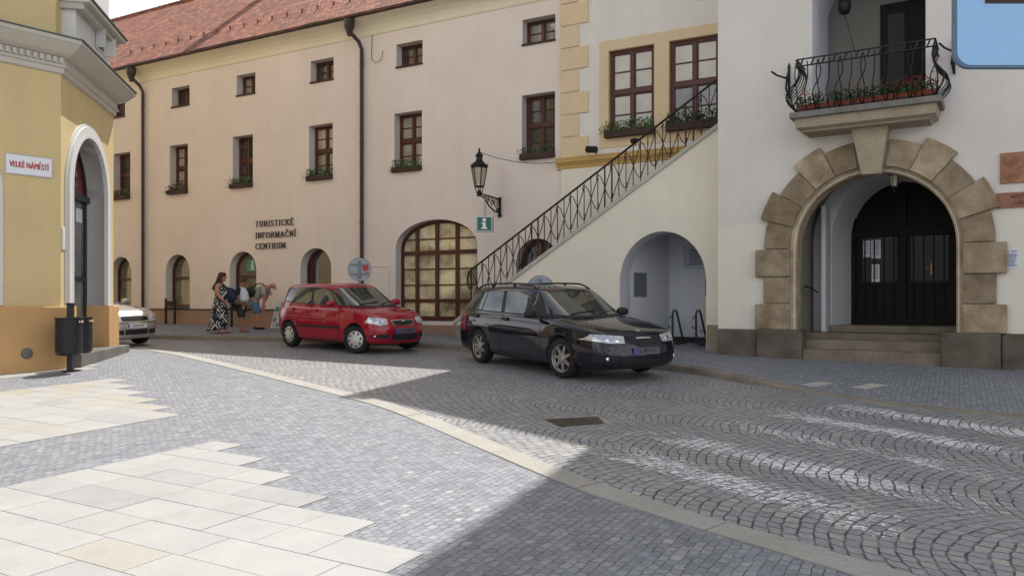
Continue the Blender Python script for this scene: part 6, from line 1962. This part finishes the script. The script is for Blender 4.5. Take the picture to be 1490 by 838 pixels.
def dress_mat():
    m, nt, b = newmat('black dress with white lozenges')
    co = objco(nt); sp = N(nt, 'ShaderNodeSeparateXYZ'); L(nt, co, sp.inputs[0])
    a = math_n(nt, 'ADD', math_n(nt, 'MULTIPLY', sp.outputs[0], 1.0), math_n(nt, 'MULTIPLY', sp.outputs[1], .5))
    p = math_n(nt, 'MULTIPLY', math_n(nt, 'ADD', a, math_n(nt, 'MULTIPLY', sp.outputs[2], .8)), 2.6)
    q = math_n(nt, 'MULTIPLY', math_n(nt, 'SUBTRACT', a, math_n(nt, 'MULTIPLY', sp.outputs[2], .8)), 2.6)
    d1 = math_n(nt, 'ABSOLUTE', math_n(nt, 'SUBTRACT', math_n(nt, 'FRACT', p), .5)); d2 = math_n(nt, 'ABSOLUTE', math_n(nt, 'SUBTRACT', math_n(nt, 'FRACT', q), .5))
    mx = math_n(nt, 'MAXIMUM', d1, d2)
    f = math_n(nt, 'GREATER_THAN', math_n(nt, 'SINE', math_n(nt, 'MULTIPLY', mx, 31.0)), .42)
    k = math_n(nt, 'MULTIPLY', f, math_n(nt, 'GREATER_THAN', noise(nt, co, 7, 2), .49))
    L(nt, mixc(nt, k, (.013, .014, .018, 1), (.55, .54, .55, 1)), b.inputs['Base Color']); b.inputs['Roughness'].default_value = .9
    return m
M['dress'] = dress_mat()
def shirt_mat():
    m, nt, b = newmat('grey striped shirt'); co = objco(nt); sp = N(nt, 'ShaderNodeSeparateXYZ'); L(nt, co, sp.inputs[0])
    s_ = math_n(nt, 'SINE', math_n(nt, 'MULTIPLY', math_n(nt, 'ADD', sp.outputs[0], sp.outputs[1]), 160.0))
    L(nt, mixc(nt, math_n(nt, 'GREATER_THAN', s_, .2), (.24, .22, .19, 1), (.40, .37, .33, 1)), b.inputs['Base Color']); b.inputs['Roughness'].default_value = .9
    return m
M['stripe_shirt'] = shirt_mat()
def person(loc, rz, label):
    t = empty('person', (loc[0], loc[1], gz(*loc) + .122), rz, label, 'person', 'people by the information centre')
    return t

# woman in a long patterned dress (faces +x)
t = person((-7.86, 21.6), -.12, 'person with long dark red hair in a black and white patterned long dress')
nd = {}; ed = []
nd['hip'] = (0, 0, .86, .145)
chain(nd, ed, 's', [(-.02, 0, 1.0, .13), (-.02, 0, 1.15, .14), (-.03, 0, 1.29, .115), (-.02, 0, 1.37, .06), (.01, 0, 1.44, .072), (.025, 0, 1.51, .092), (.01, 0, 1.57, .075)], 'hip')
for sg, kx in ((-1, -.05), (1, .06)):
    chain(nd, ed, f'l{sg}', [(.0, sg * .10, .76, .10), (kx * .6, sg * .10, .46, .065), (kx, sg * .10, .26, .055), (kx, sg * .10, .07, .038), (kx + .10, sg * .11, .03, .030), (kx + .17, sg * .115, .022, .022)], 'hip')
chain(nd, ed, 'ar', [(-.03, -.20, 1.27, .068), (.0, -.26, 1.08, .060), (.10, -.24, .93, .042), (.18, -.21, .87, .028)], 's2'); hand(nd, ed, 'ar3', (.18, -.21, .87), (.75, .1, -.65), (.3, .9, .2), 'hr')
chain(nd, ed, 'al', [(-.03, .20, 1.27, .058), (.02, .24, 1.08, .048), (.16, .18, .98, .036), (.22, .13, .96, .028)], 's2'); hand(nd, ed, 'al3', (.22, .13, .96), (.9, -.4, -.1), (.2, .2, .9), 'hl')
me = skin_mesh(nd, ed); add_mb(me, head_parts((.025, 0, 1.52), (1, 0, -.1), (0, 0, 1)))
body = mesh_obj(me, 'body', 'skin_tan', t)
mb = MB(); rows = []
for z, cx_, rx, ry in ((.10, -.12, .27, .25), (.12, -.12, .28, .26), (.30, -.08, .25, .24), (.55, -.03, .225, .22), (.80, -.01, .215, .215), (.92, .0, .205, .20), (1.02, .01, .19, .18), (1.14, .02, .205, .185), (1.22, .01, .19, .175), (1.30, -.01, .125, .145)):
    rows.append([(cx_ + (rx + .022 * math.sin(k * 5.1) * (1 if z < .6 else 0)) * math.cos(2 * PI * k / 24), ry * math.sin(2 * PI * k / 24), z + (.05 * math.cos(2 * PI * k / 24) if z < .2 else 0)) for k in range(24)])
mb.grid(rows, closed=True); mb.build('dress', M['dress'], t, smooth=True, fix=False)
mb = MB()
for s_ in range(46):
    a = random.uniform(-2.0, 2.0); r0 = .088
    p0 = Vector((.01 - r0 * math.cos(a) * .95, r0 * math.sin(a), 1.53 + random.uniform(0, .07)))
    p = [p0 + Vector((.04, 0, .045)), p0, p0 + Vector((-.03, 0, -.10)), p0 + Vector((-.07 - .03 * random.random(), random.uniform(-.03, .03), -.22)), p0 + Vector((-.14 - .08 * random.random(), random.uniform(-.06, .06), -.33 - .06 * random.random()))]
    mb.tube(p, [.022, .030, .028, .020, .006], 6)
mb.lathe([(.0, .12), (.06, .105), (.095, .06), (.102, 0), (.08, -.05)], 14, (-.005, 0, 1.535)); mb.build('hair', M['hair_red'], t, smooth=True)
mb = MB()
for x in (-.03, .08): pass
mb.obox((-.0, -.105, .012), (.12, 0, 0), (0, .045, 0), (0, 0, .012)); mb.obox((.11, .11, .012), (.12, 0, 0), (0, .045, 0), (0, 0, .012)); mb.build('sandal', M['sandal'], t, bevel=.008)
bg = empty('shoulder_bag', (t.location.x + .27, t.location.y - .05, t.location.z + .96), -.12, 'dark blue patterned bag held in front by the woman in the long dress', 'bag')
mb = MB(); mb.obox((0, 0, .06), (.19, 0, 0), (0, .12, 0), (-.02, 0, .25)); mb.build('bag_body', M['bag_blue'], bg, smooth=True); bo = bg.children[0] if bg.children else [o for o in bpy.data.objects if o.parent == bg][0]; ss = bo.modifiers.new('s', 'SUBSURF'); ss.levels = 2; ss.render_levels = 2
mb = MB(); mb.tube([(-.10, -.02, .22), (-.18, -.06, .34), (-.25, -.08, .40)], .012, 5); mb.build('strap', M['bag_black'], bg)

# person in white shirt with dark sleeves
t = person((-7.53, 22.15), -.05, 'person in a white top with dark sleeves and dark knee length shorts looking down')
nd = {}; ed = []
nd['hip'] = (0, 0, .80, .14)
chain(nd, ed, 's', [(.01, 0, .95, .135), (.0, 0, 1.08, .135), (-.02, 0, 1.20, .11), (.01, 0, 1.275, .058), (.05, 0, 1.33, .072), (.085, 0, 1.385, .090), (.08, 0, 1.445, .074)], 'hip')
for sg, kx in ((-1, .06), (1, -.03)):
    chain(nd, ed, f'l{sg}', [(.0, sg * .09, .68, .10), (kx * .5, sg * .09, .44, .066), (kx * .8, sg * .09, .25, .056), (kx, sg * .09, .07, .038), (kx + .10, sg * .10, .03, .030), (kx + .17, sg * .105, .022, .022)], 'hip')
for sg in (-1, 1):
    chain(nd, ed, f'a{sg}', [(-.01, sg * .185, 1.18, .056), (-.01, sg * .225, 1.0, .045), (.06, sg * .21, .84, .035), (.10, sg * .19, .76, .027)], 's2'); hand(nd, ed, f'a{sg}3', (.10, sg * .19, .76), (.4, 0, -.9), (.9, 0, .4), f'h{sg}')
me = skin_mesh(nd, ed); add_mb(me, head_parts((.09, 0, 1.385), (.85, 0, -.5), (.5, 0, .85)))
mesh_obj(me, 'body', 'skin_dark', t)
nd = {}; ed = []
nd['a'] = (.02, 0, .80, .19); chain(nd, ed, 's', [(.04, 0, .95, .20), (.02, 0, 1.08, .185), (-.01, 0, 1.19, .145), (.0, 0, 1.255, .085)], 'a')
mesh_obj(skin_mesh(nd, ed), 'shirt', 'white_cloth', t)
nd = {}; ed = []
nd['a'] = (-.01, -.10, 1.205, .072); chain(nd, ed, 'r', [(-.01, -.19, 1.175, .075), (-.01, -.225, 1.05, .066), (-.005, -.23, 1.0, .064)], 'a'); mesh_obj(skin_mesh(nd, ed), 'sleeve', 'navy_cloth', t)
nd = {}; ed = []
nd['a'] = (-.01, .10, 1.205, .072); chain(nd, ed, 'r', [(-.01, .19, 1.175, .075), (-.01, .225, 1.05, .066), (-.005, .23, 1.0, .064)], 'a'); mesh_obj(skin_mesh(nd, ed), 'sleeve', 'navy_cloth', t)
nd = {}; ed = []
nd['a'] = (.0, 0, .80, .165)
for sg, kx in ((-1, .06), (1, -.03)): chain(nd, ed, f'l{sg}', [(.0, sg * .092, .68, .118), (kx * .5, sg * .095, .48, .098), (kx * .6, sg * .095, .38, .10)], 'a')
mesh_obj(skin_mesh(nd, ed), 'shorts', 'grey_shorts', t)
mb = MB(); mb.lathe([(.0, .115), (.055, .10), (.090, .06), (.098, .01), (.085, -.03), (.06, -.06)], 14, (.065, 0, 1.40)); mb.build('hair', M['hair_brown'], t, smooth=True)
mb = MB(); mb.obox((.14, -.10, .010), (.125, 0, 0), (0, .045, 0), (0, 0, .011)); mb.obox((.05, .10, .010), (.125, 0, 0), (0, .045, 0), (0, 0, .011)); mb.build('sandal', M['sandal'], t, bevel=.006)

# man bending forward over the poster board
t = person((-7.40, 23.2), -.05, 'person with shaved head in grey shirt and blue denim shorts bending forward')
nd = {}; ed = []
nd['hip'] = (-.10, 0, .88, .14)
chain(nd, ed, 's', [(-.01, 0, 1.01, .135), (.12, 0, 1.12, .145), (.25, 0, 1.215, .125), (.35, 0, 1.255, .06), (.41, 0, 1.265, .075), (.475, 0, 1.255, .092), (.52, 0, 1.275, .075)], 'hip')
for sg, kx in ((-1, .06), (1, -.06)):
    chain(nd, ed, f'l{sg}', [(-.09, sg * .09, .76, .105), (kx - .03, sg * .10, .48, .070), (kx - .03, sg * .10, .28, .060), (kx - .05, sg * .10, .08, .042), (kx + .06, sg * .11, .045, .034), (kx + .13, sg * .115, .03, .028)], 'hip')
for sg in (-1, 1):
    ax = .0 if sg < 0 else -.16           # one hand hangs by the knee, the other rests on the thigh
    chain(nd, ed, f'a{sg}', [(.25, sg * .20, 1.17, .064), (.27 + ax * .4, sg * .23, .98, .052), (.26 + ax * .8, sg * .20, .80, .040), (.25 + ax, sg * .18, .72, .030)], 's2'); hand(nd, ed, f'a{sg}3', (.25 + ax, sg * .18, .72), (-.1, 0, -1), (.9, 0, -.1), f'h{sg}', 1.05)
me = skin_mesh(nd, ed); add_mb(me, head_parts((.475, 0, 1.255), (.75, 0, -.65), (.65, 0, .75), 1.0))
mesh_obj(me, 'body', 'skin_tan', t)
nd = {}; ed = []
nd['a'] = (-.12, 0, .93, .185); chain(nd, ed, 's', [(-.02, 0, 1.03, .195), (.11, 0, 1.135, .195), (.24, 0, 1.215, .165), (.32, 0, 1.25, .09)], 'a')
for sg in (-1, 1): chain(nd, ed, f'r{sg}', [(.24, sg * .20, 1.16, .082), (.265, sg * .235, 1.03, .074), (.268, sg * .235, .99, .073)], 's2')
mesh_obj(skin_mesh(nd, ed), 'shirt', 'stripe_shirt', t)
nd = {}; ed = []
nd['a'] = (-.10, 0, .92, .175); nd['a2'] = (-.11, 0, .83, .180); ed.append(('a', 'a2'))
for sg, kx in ((-1, .06), (1, -.06)): chain(nd, ed, f'l{sg}', [(-.09, sg * .095, .74, .140), (kx - .03, sg * .10, .54, .122), (kx - .03, sg * .10, .45, .120)], 'a2')
mesh_obj(skin_mesh(nd, ed), 'shorts', 'denim', t)
mb = MB()
for kx, sg in ((.06, -1), (-.06, 1)): mb.obox((kx + .04, sg * .105, .035), (.14, 0, -.005), (0, .05, 0), (0, 0, .035))
mb.build('shoe', M['shoe'], t, smooth=True, bevel=.025, seg=2)
bg = empty('shoulder_bag', (t.location.x - .10, t.location.y - .19, t.location.z + 1.06), -.05, 'black bag slung over the back of the bending person', 'bag')
mb = MB(); mb.obox((-.05, 0, .02), (.14, 0, .13), (0, .08, 0), (-.11, 0, .13)); mb.build('bag_body', M['bag_black'], bg, smooth=True); bo = [o for o in bpy.data.objects if o.parent == bg][0]; ss = bo.modifiers.new('s', 'SUBSURF'); ss.levels = 2; ss.render_levels = 2
mb = MB(); mb.tube([(-.08, 0, .08), (.05, -.01, .20), (.20, -.01, .27), (.31, .05, .25), (.36, .15, .16)], .017, 6); mb.build('strap', M['bag_black'], bg)

# ------------------------------------------------------------------ camera, sky and sun
cam = bpy.data.cameras.new('camera'); co_ = bpy.data.objects.new('camera', cam); link(co_)
co_.location = (0, 0, EYE); co_.rotation_euler = (PI / 2, 0, 0)
cam.sensor_width = 36; cam.lens = 36 * 1160 / 1490; cam.shift_y = 21 / 1490
cam.clip_end = 2000; cam.clip_start = .05
S.camera = co_
EL = math.radians(59); SX, SY = unit2(.38, .925)
d = Vector((SX * math.cos(EL), SY * math.cos(EL), math.sin(EL)))
sun = bpy.data.lights.new('sun', 'SUN'); sun.energy = SUN_E; sun.angle = math.radians(.5); sun.color = (1, .965, .92)
so = bpy.data.objects.new('sun', sun); link(so); so.rotation_euler = d.to_track_quat('Z', 'Y').to_euler(); so.location = (10, 25, 40)
wd = bpy.data.worlds.new('World'); S.world = wd; wd.use_nodes = True
nt = wd.node_tree; bg = nt.nodes['Background']
sky = nt.nodes.new('ShaderNodeTexSky'); sky.sky_type = 'NISHITA'; sky.sun_disc = False
sky.sun_elevation = EL; sky.sun_rotation = math.atan2(SX, SY); sky.air_density = 1.0; sky.dust_density = 2.5; sky.ozone_density = 1.0
# broken bright cloud over the blue
tc = nt.nodes.new('ShaderNodeTexCoord')
cn = noise(nt, tc.outputs['Generated'], 2.2, 7, .6)
cf = ramp(nt, cn, [(.40, (.25, .25, .25)), (.56, (1, 1, 1))])
ck = mixc(nt, noise(nt, tc.outputs['Generated'], 5.0, 5), (CLOUD * .75, CLOUD * .76, CLOUD * .78, 1), (CLOUD, CLOUD * .99, CLOUD * .97, 1))
sz = nt.nodes.new('ShaderNodeSeparateXYZ'); nt.links.new(tc.outputs['Generated'], sz.inputs[0])
mr = nt.nodes.new('ShaderNodeMapRange'); mr.interpolation_type = 'SMOOTHSTEP'
for i_, v_ in ((1, .36), (2, .80), (3, 1.0), (4, .05)): mr.inputs[i_].default_value = v_
nt.links.new(sz.outputs[2], mr.inputs[0])
nt.links.new(mixc(nt, math_n(nt, 'MULTIPLY', cf, mr.outputs[0]), sky.outputs[0], ck), bg.inputs[0]); bg.inputs[1].default_value = SKY_E
vs = S.view_settings; vs.view_transform = 'Standard'; vs.look = 'None'; vs.gamma = 1; vs.use_curve_mapping = False; vs.exposure = EXPO
